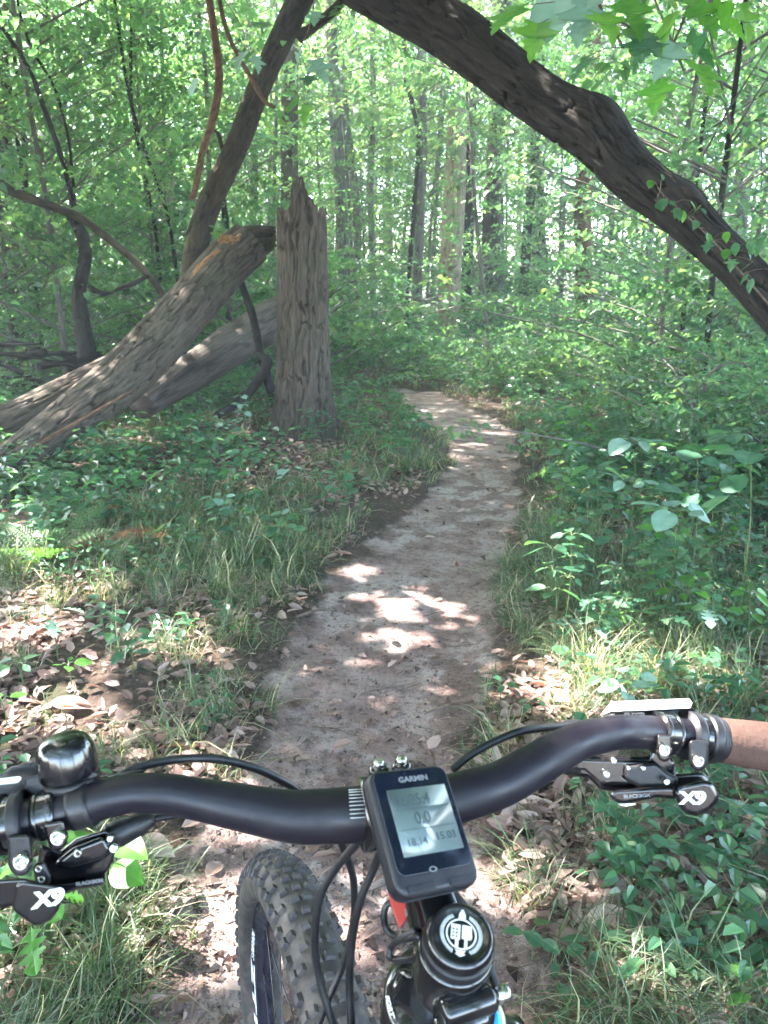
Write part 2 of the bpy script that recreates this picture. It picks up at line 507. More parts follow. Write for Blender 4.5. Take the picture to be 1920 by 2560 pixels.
def sprays(cent, rad, per, lsize, rg, tilt=.35, lean=None, vary=.35, droop=.25):
    """flat, layered leaf sprays, as understorey twigs carry them"""
    n = len(cent)
    out_dir = rg.uniform(0, 2 * np.pi, n)
    nr = np.stack([rg.normal(0, tilt, n), rg.normal(0, tilt, n), np.ones(n)], 1)
    if lean is not None: nr = nr + lean
    nr = unit(nr)
    d = np.stack([np.cos(out_dir), np.sin(out_dir), np.zeros(n)], 1)
    d = unit(d - nr * (d * nr).sum(1, keepdims=True)); s = np.cross(nr, d)
    cent = np.repeat(cent, per, 0); D = np.repeat(d, per, 0); S = np.repeat(s, per, 0); NR = np.repeat(nr, per, 0)
    rad = np.repeat(rad, per)
    m = n * per
    u = rg.uniform(-1, 1, m); v = rg.normal(0, .42, m) * (1.1 - np.abs(u) * .5)
    pos = cent + D * (u * rad)[:, None] + S * (v * rad)[:, None] + NR * (rg.normal(0, .07, m) * rad)[:, None]
    pos[:, 2] -= droop * rad * (u * u + v * v) * .6
    ax = D * rg.uniform(.1, 1, m)[:, None] + S * (np.sign(v) * rg.uniform(.2, 1.1, m))[:, None] + np.stack([np.zeros(m), np.zeros(m), rg.normal(-.25, .25, m)], 1)
    nn = NR + rg.normal(0, .32, (m, 3))
    ln = lsize * rg.uniform(1 - vary, 1 + vary, m)
    return pos, ax, nn, ln

def leafmesh(name, pos, ax, nn, ln, mat, shape='ovate', wr=.62, origin=(0, 0, 0), rg=rng, patch=None):
    V, Fq, k = leaves_np(pos, ax, nn, ln, ln * wr * rg.uniform(.8, 1.2, len(ln)), shape)
    rnd = rg.beta(2.2, 2.2, len(ln))
    if patch is not None: rnd = np.clip(rnd * .6 + patch * .5, 0, 1)
    return mesh_np(name, V - np.array(origin), Fq, mat, {'rnd': np.repeat(rnd, k)}, smooth_=False)

# ================================================================== GROUND
nu, nv = 330, 330
u = np.linspace(-1, 1, nu); v = np.linspace(-1, 1, nv)
gx = .8 * np.sinh(6.6 * u); gy = 2.6 + .9 * np.sinh(6.5 * v)
GX, GY = np.meshgrid(gx, gy)
gz = H(GX.ravel(), GY.ravel())
gp = smooth(-.10, .16, path_d(GX.ravel(), GY.ravel()))
GV = np.stack([GX.ravel(), GY.ravel(), gz], 1)
idx = np.arange(nu * nv).reshape(nv, nu)
GF = np.stack([idx[:-1, :-1], idx[:-1, 1:], idx[1:, 1:], idx[1:, :-1]], -1).reshape(-1, 4)
inp = gp[GF].mean(1) > .5
inp &= (GV[GF][:, :, 1].mean(1) > -7.5)
for nm, sel in (('forest_floor', ~inp), ('dirt_trail', inp)):
    f = GF[sel]
    used, inv = np.unique(f, return_inverse=True)
    me = mesh_np(nm, GV[used], inv.reshape(f.shape), M['ground'], {'trail': gp[used]})
    o = link(nm, me)
    o['kind'] = 'structure'

# ================================================================== NAMED TRUNKS AND LOGS
def world_pts(lst):
    return [P(x, y, d) for x, y, d in lst]
k_ = 1920 / 1659

# ---- broken stump
sb = GH(757, 1085)
SD = proj(sb)[2]
def stump():
    root = empty('broken_stump', (sb.x, sb.y, Hs(sb.x, sb.y) - .02),
                 'tall snapped ridged grey tree stump with jagged splintered top left of the trail', 'tree stump')
    r0 = .225
    top_z = P(640 * k_, 405 * k_, SD).z - root.location.z
    sh_z = P(610 * k_, 468 * k_, SD).z - root.location.z
    ns, nr = 220, 230
    th = np.linspace(0, 2 * np.pi, ns, endpoint=False)       # angle 0 = +x ; -90deg faces the camera
    xr = np.cos(th); front = -np.sin(th)
    prof = np.interp(xr, [-1, -.80, -.62, -.44, -.34, -.26, -.10, .06, .20, .34, .46, .62, .78, .9, 1],
                     [-.02, .06, .03, .0, .22, .80, .96, 1.0, .88, .62, .42, .20, .02, .14, .0])
    back = np.interp(xr, [-1, -.6, -.2, .3, .7, 1], [-.05, -.2, -.35, -.1, -.3, .0])
    wgt = np.clip((front + .35) / .6, 0, 1)
    tp = sh_z + (top_z - sh_z) * (prof * wgt + back * (1 - wgt)) + .05 * (vn(th * 14, th * 0 + 3) - .5) + .03 * (vn(th * 34, th * 0 + 9) - .5)
    t = np.linspace(0, 1, nr)
    TH, TT = np.meshgrid(th, t)
    Z = TT * tp[None, :]
    flare = .07 * np.exp(-Z / .16) + .05 * np.exp(-Z / .5)
    lob = 1 + .28 * np.exp(-Z / .2) * np.maximum(0, np.sin(TH * 5 + 1.2)) + .04 * np.sin(TH * 3 + Z)
    rad = (r0 + flare) * lob * (1 - .05 * Z)
    per = 44
    uu = TH / (2 * np.pi) * per
    wob = .8 * (vn(uu * .5, Z * 4.5, per // 2) - .5)
    a = vn(uu + wob, Z * 4.6 + 3, per)
    b = vn(uu * 2 + 9, Z * 15, per * 2)
    rd = np.clip(np.abs(2 * (.74 * a + .26 * b) - 1) * 5.0 + .3 * (b - .5), 0, 1)
    rd = rd * rd * (3 - 2 * rd)
    rad = rad + .024 * (rd - .6) + .006 * (b - .5)
    cx_ = .02 * Z
    V = np.stack([rad * np.cos(TH) + cx_, rad * np.sin(TH), Z], -1).reshape(-1, 3)
    idx = np.arange(nr * ns).reshape(nr, ns)
    a_, b_, c_, d_ = idx[:-1], np.roll(idx, -1, 1)[:-1], np.roll(idx, -1, 1)[1:], idx[1:]
    Fq = np.stack([a_, b_, c_, d_], -1).reshape(-1, 4)
    bk = np.stack([np.cos(TH) * rad, np.sin(TH) * rad, Z], -1).reshape(-1, 3)
    link('trunk', mesh_np('trunk', V, Fq, M['bark_grey'], {'bk': bk, 'ridge': rd.reshape(-1)}), root)
    # broken wood inside the rim
    n2 = 12
    V2 = []; 
    for i in range(n2):
        f = i / (n2 - 1)
        rr = rad[-1] * (1 - .16 * min(1, f * 3)) if i < 4 else rad[-1] * (.84 * (1 - (i - 3) / (n2 - 4) * .98))
        zz = tp - .004 - f * .26 + .05 * (vn(th * 9 + i, th * 0 + i * .7) - .5) * (i > 0)
        zz = zz * (1 - f) + (sh_z - .22 + .06 * (vn(th * 5, th * 0 + i) - .5)) * f
        V2.append(np.stack([rr * np.cos(th) + .02 * zz, rr * np.sin(th), zz], 1))
    V2 = np.vstack(V2)
    idx = np.arange(n2 * ns).reshape(n2, ns)
    a_, b_, c_, d_ = idx[:-1], np.roll(idx, -1, 1)[:-1], np.roll(idx, -1, 1)[1:], idx[1:]
    Fq = np.stack([a_, b_, c_, d_], -1).reshape(-1, 4)
    link('splintered_core', mesh_np('core', V2, Fq, M['wood_grey'], {'bk': V2, 'ridge': np.ones(len(V2))}), root)
    return root
stump()

def log_thing(name, label, cat, segs, matname, group=None, base=None, **kw):
    """segs: list of (part name, [(px,py,depth)...], [radii], nseg, nring)"""
    root = None
    for pn, pts, rad, ns, nr in segs:
        W = [np.array(p) if len(p) == 3 and not isinstance(p, tuple) else np.array(P(*p)) for p in pts]
        if root is None:
            b = base or W[0]
            root = empty(name, tuple(b), label, cat, group)
        A = Acc(); A.tube(W, rad, ns, nr, **kw)
        link(pn, A.mesh(pn, M[matname], root.location), root)
    return root

# ---- fallen trunk leaning on the stump
ft = log_thing('fallen_trunk', 'thick ridged grey trunk snapped at the stump and fallen down to the left', 'fallen tree',
    [('trunk', [(-160, 1290, 4.95), (-40, 1205, 5.2), (60, 1130, 5.5), (170, 1050, 5.9), (280, 970, 6.25), (380, 875, 6.6), (470, 770, 6.95), (560, 668, 7.2), (625, 610, 7.3)],
      [.115, .12, .13, .155, .19, .205, .205, .205, .195], 180, 340),
     ('forked_limb', [(-200, 1140, 5.8), (-60, 1085, 6.0), (80, 1022, 6.2), (210, 960, 6.4), (330, 895, 6.6)], [.11, .115, .12, .12, .10], 120, 150)],
    'bark_grey', ridge=.020, freq=40, vfreq=5.5, lump=.12, seed=3)
# torn hinge wood
hinge = Acc()
for i in range(9):
    f = i / 8
    y0 = 600 + 55 * f
    p = [P(560 + 25 * f, y0 + 20, 7.2 + .25 * f), P(625, y0 - 20 + 12 * f, 7.2 + .2 * f), P(690 - 6 * (i % 3), 575 + 45 * f, 7.2 + .2 * f)]
    hinge.tube(p, [.07, .055, .02 + .012 * (i % 2)], 10, 16, ridge=.02, freq=6, vfreq=9, seed=i)
link('torn_hinge', hinge.mesh('torn_hinge', M['bark_mossy'], ft.location), ft)
raw = Acc()
for i in range(16):
    x = 545 + 48 * random.random(); y = 590 + 22 * random.random()
    raw.tube([P(x, y + 18, 7.12), P(x + 5, y, 7.08), P(x + 12 * random.uniform(-.5, 1.3), y - 14 * random.random(), 7.06)], [.03, .02, .004], 6, 6, ridge=.006, freq=4, seed=i)
link('raw_splinters', raw.mesh('raw', M['wood_raw'], ft.location), ft)
strip = Acc()
strip.tube([P(470, 715, 6.88), P(505, 670, 6.98), (P(550, 628, 7.05))], [.03, .045, .03], 10, 30, ridge=.01, freq=6, seed=4)
link('bare_strip', strip.mesh('strip', M['wood_raw'], ft.location), ft)

log_thing('weathered_log', 'smooth grey barkless log lying behind the fallen trunk and the stump', 'log',
    [('trunk', [(350, 1015, 6.9), (480, 930, 7.5), (590, 860, 8.1), (700, 790, 8.8), (760, 755, 9.1)], [.13, .17, .2, .22, .2], 32, 80)],
    'wood_grey', ridge=.02, freq=8, vfreq=1.2, lump=.25, seed=5)
log_thing('leaning_trunk', 'lichen speckled brown trunk rising to the right above the fallen trunk', 'tree',
    [('trunk', [(478, 735, 7.5), (487, 640, 7.5), (520, 520, 7.45), (590, 365, 7.4), (650, 210, 7.3), (705, 90, 7.2), (775, -60, 7.1), (850, -260, 7.0)],
      [.10, .10, .102, .098, .096, .102, .12, .125], 60, 200),
     ('branch', [(520, 475, 7.45), (497, 520, 7.2), (468, 585, 7.0)], [.03, .022, .008], 8, 10),
     ('branch', [(560, 395, 7.4), (548, 340, 7.3), (535, 325, 7.2)], [.02, .014, .006], 8, 8),
     ('branch', [(745, 95, 7.2), (800, 55, 7.1), (850, 10, 7.0), (905, -60, 6.9)], [.045, .04, .035, .03], 10, 16)],
    'bark_mossy', ridge=.012, freq=20, vfreq=7, lump=.2, seed=7)

# ---- the big arching trunk across the top
def arch_r(TH, LL, RR):
    b = .034 * np.exp(-((LL - 2.35) / .13) ** 2) * np.maximum(0, np.cos(TH - .3)) + .03 * np.exp(-((LL - 3.05) / .12) ** 2) * np.maximum(0, np.cos(TH + .3))
    return RR + b
arch_pts = [(700, -170, 4.9), (860, -75, 4.8), (990, -2, 4.75), (1093, 55, 4.7), (1190, 122, 4.6), (1344, 243, 4.5), (1490, 338, 4.4), (1579, 434, 4.3),
            (1697, 530, 4.2), (1818, 642, 4.1), (1906, 735, 4.0), (2010, 860, 3.9), (2120, 1060, 3.8)]
W = [P(*p) for p in arch_pts]
gg = W[-1].copy(); W.append(Vector((gg.x + .1, gg.y - .02, Hs(gg.x + .1, gg.y) - .1)))
aroot = empty('arching_trunk', tuple(W[-1]), 'massive dark trunk arching over the trail across the top right', 'tree')
A = Acc(); A.tube(W, [.150, .150, .150, .148, .145, .128, .138, .122, .105, .094, .094, .10, .11, .12], 150, 520,
                  ridge=.022, freq=34, vfreq=5.5, lump=.14, seed=11, rfun=arch_r)
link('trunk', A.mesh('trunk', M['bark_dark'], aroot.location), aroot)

log_thing('drooping_branch', 'smooth grey branch sloping down from the left edge behind the fallen trunk', 'branch',
    [('limb', [(-60, 425, 7.9), (30, 478, 8), (140, 520, 8), (200, 545, 8), (262, 590, 8.05), (340, 655, 8.1), (400, 725, 8.1), (430, 790, 8.1)],
      [.05, .046, .042, .04, .038, .036, .034, .03], 14, 60)], 'bark_mossy', ridge=.006, freq=6, seed=2)
log_thing('bare_snag', 'crooked dark thin trunk wrapped in growth behind the drooping branch', 'tree',
    [('trunk', [(222, 900, 8.3), (205, 800, 8.3), (198, 730, 8.3), (212, 650, 8.3), (205, 590, 8.3), (175, 540, 8.3)],
      [.10, .068, .062, .06, .055, .03], 20, 60),
     ('branch', [(190, 560, 8.3), (165, 430, 8.2), (110, 270, 8.1), (60, 150, 8), (-30, 20, 7.9)], [.022, .018, .015, .012, .008], 8, 30),
     ('branch', [(225, 720, 8.2), (260, 735, 8), (320, 715, 7.9), (370, 690, 7.8)], [.02, .018, .014, .006], 8, 14)],
    'bark_dark', ridge=.03, freq=9, vfreq=11, lump=.4, seed=9)
log_thing('hanging_vine', 'long orange brown vine hanging beside the leaning trunk', 'vine',
    [('stem', [(480, 500, 6.9), (492, 455, 6.9), (505, 385, 6.9), (532, 300, 6.9), (548, 205, 6.85), (540, 110, 6.8), (524, 0, 6.7), (505, -120, 6.6)],
      [.026, .024, .028, .030, .032, .032, .030, .028], 12, 70)], 'bark_orange', ridge=.007, freq=6, vfreq=14, lump=.35, seed=1)
log_thing('hanging_vine', 'shorter curved orange vine ending free before the leaning trunk', 'vine',
    [('stem', [(688, 269, 6.6), (660, 250, 6.6), (625, 190, 6.6), (585, 120, 6.6), (562, 60, 6.55), (545, -20, 6.5), (535, -120, 6.5)],
      [.012, .017, .019, .02, .02, .02, .02], 10, 50)], 'bark_orange', ridge=.005, freq=6, vfreq=14, lump=.35, seed=2)
log_thing('dead_pole', 'thin dark dead stick propped between the log and the stump', 'branch',
    [('stick', [(690, 1010, 7.7), (655, 900, 7.6), (632, 790, 7.5), (600, 700, 7.4)], [.05, .04, .035, .03], 10, 20)], 'bark_dark', ridge=.008, freq=5, seed=6)
log_thing('curled_deadwood', 'dark curled dead branch lying under the weathered log', 'branch',
    [('limb', [(540, 1040, 6.8), (590, 1010, 7), (640, 960, 7.2), (668, 905, 7.3), (640, 885, 7.4)], [.03, .035, .04, .05, .02], 10, 24)], 'bark_dark', ridge=.008, freq=5, seed=8)

# tangle of dark dead wood at the left
bp_ = P(110, 905, 8.6)
root = empty('brush_pile', (bp_.x, bp_.y, Hs(bp_.x, bp_.y)), 'dark tangled heap of dead branches at the left behind the fallen trunk', 'brush pile')
rbp = random.Random(3)
for j in range(26):
    a = rbp.uniform(-.7, .7) + (math.pi if rbp.random() < .5 else 0); l_ = rbp.uniform(.5, 1.3)
    c = Vector((rbp.uniform(-.9, .9), rbp.uniform(-.5, .5), rbp.uniform(.02, .62)))
    dv = Vector((math.cos(a) * l_, math.sin(a) * l_ * .6, rbp.uniform(-.3, .35)))
    A = Acc(); A.tube([c - dv * .5, c + Vector((0, 0, rbp.uniform(-.08, .12))), c + dv * .5], [rbp.uniform(.015, .05), .025, .008], 8, 14, ridge=.004, freq=5, lump=.3, seed=j)
    link('branch', A.mesh('branch', M['bark_dark']), root)

# ================================================================== CANOPY overhead (the shade) and its trees
SPOTS = [(960, 1510, .16), (1085, 1500, .09), (1130, 1530, .08), (905, 1440, .13), (985, 1590, .10), (1020, 1620, .09), (860, 1425, .06), (1000, 1660, .05),
         (1165, 1372, .05), (1130, 1110, .14), (1060, 1110, .12), (1200, 1115, .10), (1080, 1030, .20), (1250, 1080, .16), (1040, 990, .15),
         (1300, 940, .25), (1420, 900, .3), (1540, 1650, .16), (1430, 1690, .12), (1600, 1720, .10), (1690, 1700, .08), (1380, 1760, .06), (1500, 1800, .08),
         (90, 1440, .16), (180, 1500, .13), (60, 1560, .10), (460, 1630, .09), (120, 1610, .10), (330, 1600, .05), (150, 1740, .10), (40, 1790, .10), (240, 1830, .07),
         (560, 2150, .10), (540, 2250, .09), (480, 2350, .08), (880, 2330, .08), (890, 2250, .06), (760, 2560, .07), (1250, 2230, .07), (1230, 2150, .05),
         (1280, 2290, .05), (1540, 2330, .05), (1640, 2510, .05), (920, 2480, .06), (500, 2450, .05), (470, 1930, .06), (60, 2420, .06), (1900, 1740, .06), (1530, 2260, .04),
         (560, 1080, .12), (520, 980, .14), (900, 1060, .1), (260, 1150, .12), (350, 1130, .1), (800, 1230, .05), (650, 1230, .06),
         (100, 1300, .14), (1640, 1260, .12), (1460, 1250, .1), (1750, 1180, .12), (1700, 980, .3), (1800, 900, .4), (1850, 1500, .08)]
canopy_sites = [(-5.2, 3.0, .20), (5.6, 1.5, .22), (-7.5, 8.8, .24), (6.8, 8.0, .2), (-4.2, -3.0, .2), (4.5, -4.5, .2), (-11.0, 14.0, .22), (-1.8, 15.2, .16),
                (8.5, 13.5, .22), (-9.0, -1.0, .2), (-13.0, 6.0, .25), (2.4, 19.5, .2), (-6.0, 20.0, .22), (10.5, 4.0, .2), (-15, 20, .24), (9, 22, .25), (0.5, -8, .2), (15, 11, .2)]
site_xy = np.array([s[:2] for s in canopy_sites])
def in_view(pos, margin=60):
    x, y, z = pos[:, 0], pos[:, 1], pos[:, 2] - CAM_Z
    d = y * CP - z * SP; uu = y * SP + z * CP
    px = CX + F * x / np.maximum(d, .01); py = CY - F * uu / np.maximum(d, .01)
    return (d > .05) & (px > -margin) & (px < 1920 + margin) & (py > -margin) & (py < 2560 + margin), d
rc = np.random.default_rng(21)
n = 15500
cxy = np.stack([rc.uniform(-16, 9, n), rc.uniform(-9, 22, n)], 1)
keep = rc.random(n) < np.interp(cxy[:, 1], [-9, -2, 0, 7.5, 10.5, 13, 22], [.35, .35, .9, .9, .35, .05, .03])
# noise gaps between crowns, then thinned to let sun and sky through
gap = fbm(cxy[:, 0] * .30 + 3, cxy[:, 1] * .30 + 8, 3)
keep &= gap > .24
keep &= ~((cxy[:, 0] < -5.5) & (cxy[:, 1] > 6.5) & (rc.random(n) < .93))
keep &= ~((cxy[:, 0] > 2.5) & (cxy[:, 1] > 4.5) & (rc.random(n) < .5))
cxy = cxy[keep]
cz = np.maximum(3.6, 2.3 + .31 * np.maximum(0, cxy[:, 1])) + rc.random(len(cxy)) ** 1.3 * 5.0
cc = np.column_stack([cxy, cz])
cr = rc.uniform(.42, .8, len(cc))
pos, ax, nn, ln = sprays(cc, cr, 58, .125, rc, tilt=.4)
owner = np.repeat(np.argmin(((cc[:, None, :2] - site_xy[None]) ** 2).sum(-1), 1), 58)
ok = np.ones(len(pos), bool)
for (sx, sy, sr) in SPOTS:  # crown leaves removed so sun reaches these chosen ground spots
    if sx < 600 or sx > 1350: sr *= 1.5
    elif 1400 < sy < 1700: sr *= .72
    g = np.array(GH(sx, sy))
    d = pos - g
    t = d @ np.array(SUN)
    perp = np.linalg.norm(d - t[:, None] * np.array(SUN), axis=1)
    ang = np.arctan2(d[:, 0] - t * SUN.x, d[:, 1] - t * SUN.y)
    rr = (sr * .95 + .035) * (1 + .35 * np.sin(ang * 3 + sx) + .25 * np.sin(ang * 5 + sy))
    ok &= perp > rr
for g, rr in ((P(1620, 1760, .565), .055), (P(20, 1950, .445), .05), (P(60, 2150, .42), .03), (P(640, 2130, .95), .06)):  # more crown holes, cut so sun lights the lids, shifter and tyre
    d = pos - np.array(g); t = d @ np.array(SUN)
    ok &= (np.linalg.norm(d - t[:, None] * np.array(SUN), axis=1) > rr + .05) | (t < 0)
iv, dd = in_view(pos)
ok &= ~(iv & (dd < 12))
pos, ax, nn, ln, owner = pos[ok], ax[ok], nn[ok], ln[ok], owner[ok]
def canopy_tree(i, x, y, r):
    z0 = Hs(x, y) - .05
    g = (x, y, z0)
    root = empty('canopy_tree', g, 'tall broadleaf tree mostly out of view, crown shaped to shade and dapple the trail', 'tree', 'tall trees shading the trail')
    A = Acc()
    lx = random.uniform(-.5, .5); ly = random.uniform(-.4, .4)
    hgt = random.uniform(9.5, 11.5)
    A.tube([(x, y, z0), (x + lx * .2, y + ly * .2, 1.5), (x + lx * .5, y + ly * .5, 5), (x + lx, y + ly, 8), (x + lx * 1.3, y + ly * 1.3, hgt)],
           [r * 1.35, r, r * .85, r * .6, r * .2], 22, 90, ridge=.015, freq=12, vfreq=5, lump=.1, seed=i)
    link('trunk', A.mesh('trunk', M['bark_grey' if i % 2 else 'bark_far'], g), root)
    L = Acc()
    for j in range(9):
        a = random.uniform(0, 6.28); hz = random.uniform(5.5, 9); ll = random.uniform(2, 4)
        s = Vector((x + lx * .7, y + ly * .7, hz))
        L.tube([s, s + Vector((math.cos(a) * ll * .5, math.sin(a) * ll * .5, ll * .22)), s + Vector((math.cos(a) * ll, math.sin(a) * ll, ll * .3))],
               [r * .4, r * .25, .02], 8, 10, seed=j)
    link('limbs', L.mesh('limbs', M['bark_far'], g), root)
    s = owner == i
    if s.any():
        link('crown', leafmesh('crown', pos[s], ax[s], nn[s], ln[s], M['leaf_canopy'], 'rhomb', .75, g, rc), root)
for i, (x, y, r) in enumerate(canopy_sites):
    canopy_tree(i, x, y, r)

# ================================================================== TREES SEEN IN THE WOOD
def tree_variants(nvar, hgt, spread, nspray, per, lsize, zmin, shape, matn, seed, clump=True):
    out = []
    for vi in range(nvar):
        rg = np.random.default_rng(seed + vi)
        c = np.column_stack([rg.normal(0, spread * .45, nspray), rg.normal(0, spread * .45, nspray), rg.uniform(zmin, hgt, nspray) ** 1.0])
        c[:, :2] *= np.clip(1.15 - .5 * np.abs(c[:, 2:3] / hgt - .45), .3, 1.2)
        pos, ax, nn, ln = sprays(c, rg.uniform(.35, .75, nspray) * spread * .28, per, lsize, rg, tilt=.28)
        patch = np.repeat(rg.random(nspray), per)
        A = Acc()
        for j in range(0, nspray, 3):
            z = max(.1, c[j, 2] - .35 * math.hypot(c[j, 0], c[j, 1]))
            A.tube([(0, 0, z), (c[j, 0] * .5, c[j, 1] * .5, (z + c[j, 2]) / 2 + .1), tuple(c[j])], [.014, .009, .004], 4, 5, caps=False)
        out.append((leafmesh('crown', pos, ax, nn, ln, M[matn], shape, .62, (0, 0, 0), rg, patch), A.mesh('branches', M['bark_far'])))
    return out
crown_a = tree_variants(5, 8.0, 3.0, 120, 30, .10, 1.0, 'ovate', 'leaf_under', 100)
crown_b = tree_variants(4, 13.0, 5.0, 110, 34, .15, 3.0, 'rhomb', 'leaf_far', 200)
shrub_a = tree_variants(5, 1.35, 1.5, 60, 24, .075, .12, 'ovate', 'leaf_under', 300)

def trunk_mesh(pts, rad, mat, g, ns=14, nr=60, seed=0, ridge=.01):
    A = Acc(); A.tube(pts, rad, ns, nr, ridge=ridge, freq=max(6, ns - 4), vfreq=6, lump=.12, seed=seed)
    return A.mesh('trunk', M[mat], g)

# (list of display px points from foot to top, depth, width px (display), material, label, crown?)
TR = [
 ([(966, 780), (968, 690), (975, 520), (985, 330), (988, 240)], 15.5, 46, 'bark_tan', 'thick pale trunk with peeling bark standing just beyond the bend in the trail', 0),
 ([(745, 640), (742, 560), (735, 400), (724, 240), (716, 60), (710, -60)], 17, 25, 'bark_far', 'dark slightly bent trunk right of the snapped stump', 1),
 ([(765, 640), (772, 520), (765, 400), (748, 270), (741, 170)], 18, 18, 'bark_far', 'forked grey trunk close beside the dark bent trunk', 0),
 ([(805, 620), (800, 420), (806, 220), (803, -60)], 19, 13, 'bark_far', 'slim straight trunk between the bent trunk and the pale trunk', 1),
 ([(900, 700), (906, 500), (912, 300), (910, 120), (912, -50)], 16, 19, 'bark_far', 'straight grey trunk left of the pale peeling trunk', 1),
 ([(880, 640), (903, 330), (893, 240), (875, 170), (872, 80), (868, -40)], 15, 9, 'bark_dark', 'thin wavy dark stem winding up beside the straight grey trunk', 0),
 ([(1056, 760), (1045, 640), (1028, 480), (1018, 330), (1014, 200), (1012, 60)], 13, 9, 'bark_far', 'thin curving sapling stem right of the pale peeling trunk', 0),
 ([(1078, 720), (1076, 560), (1073, 400), (1073, 300), (1070, 100)], 20, 25, 'bark_far', 'mid grey trunk under the arching trunk', 1),
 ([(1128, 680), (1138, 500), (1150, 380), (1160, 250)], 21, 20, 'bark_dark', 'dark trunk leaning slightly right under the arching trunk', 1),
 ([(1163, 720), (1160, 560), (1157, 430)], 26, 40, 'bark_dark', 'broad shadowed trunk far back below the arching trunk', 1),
 ([(1262, 620), (1258, 480), (1262, 380), (1275, 150), (1283, -40)], 17, 35, 'bark_orange', 'orange brown broken trunk behind the arching trunk', 1),
 ([(1603, 640), (1598, 430), (1605, 280), (1610, 120), (1613, -60)], 14, 21, 'bark_far', 'slender grey trunk near the right edge above the arch', 1),
 ([(1320, 800), (1322, 640), (1318, 450)], 22, 15, 'bark_far', 'faint slim trunk in the leaves below the arch', 1),
 ([(1210, 740), (1214, 600), (1218, 420)], 20, 8, 'bark_far', 'very thin pale sapling left of the orange brown trunk', 0),
 ([(112, 700), (112, 560), (108, 300), (114, -40)], 19, 40, 'bark_far', 'broad grey trunk behind leaves at the far left', 0),
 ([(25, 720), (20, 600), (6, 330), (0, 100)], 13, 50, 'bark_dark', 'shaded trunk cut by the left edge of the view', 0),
 ([(366, 680), (364, 520), (362, 380), (362, 320)], 15, 38, 'bark_tan', 'pale dead trunk broken off in the leaves left of the leaning trunk', 0),
 ([(548, 620), (546, 470), (550, 320), (545, 180), (540, 60), (532, -40)], 16, 16, 'bark_far', 'grey trunk seen behind the leaning trunk', 1),
 ([(395, 700), (365, 470), (318, 330), (285, 210), (262, 60), (250, -60)], 10, 7, 'bark_dark', 'dark thin sapling left of centre, leaning left', 0),
 ([(350, 660), (335, 480), (300, 300), (288, 200), (290, 60), (292, -40)], 10.5, 7, 'bark_dark', 'second dark sapling crossing the leaning sapling', 0),
 ([(348, 690), (318, 420), (306, 240), (298, 110), (296, -60)], 11, 6, 'bark_far', 'third thin sapling behind the two crossing saplings', 0),
 ([(162, 440), (150, 300), (120, 190), (75, 110), (50, 30), (40, -50)], 9, 6, 'bark_dark', 'fine dark stem curving up over the drooping branch', 0),
 ([(56, 640), (60, 400), (48, 200), (30, 80)], 12, 9, 'bark_dark', 'narrow dark stem in the foliage at the upper left', 0),
 ([(455, 560), (452, 330), (446, 150), (430, 20), (420, -50)], 12.5, 9, 'bark_far', 'slim stem standing just left of the hanging vine', 0),
 ([(625, 430), (624, 240), (622, 60), (618, -60)], 17, 13, 'bark_far', 'slim trunk between the leaning trunk and the bent trunk', 1),
 ([(1018, 250), (1012, 60), (1008, -40)], 17, 20, 'bark_dark', 'short visible trunk directly above the pale trunk, under the arch', 1),
 ([(492, 640), (490, 500), (482, 400), (500, 300)], 11, 13, 'bark_dark', 'dark forked stem rising behind the leaning trunk foot', 0),
 ([(930, 680), (938, 520), (946, 380), (960, 200)], 20, 8, 'bark_far', 'thin leaning pole between the grey trunk and the pale trunk', 0),
 ([(1400, 780), (1392, 640), (1402, 500)], 19, 12, 'bark_far', 'slim trunk in shade under the lower part of the arch', 1),
 ([(1500, 300), (1495, 160), (1500, 20), (1500, -50)], 24, 14, 'bark_far', 'distant pale trunk above the arch', 1),
 ([(205, 600), (215, 400), (210, 200), (214, -40)], 22, 16, 'bark_far', 'distant grey trunk behind the dark snag', 0),
 ([(845, 660), (842, 500), (838, 330), (842, 120)], 24, 11, 'bark_far', 'distant slim trunk behind the straight grey trunk', 1),
]
REFS = []
tv = 0
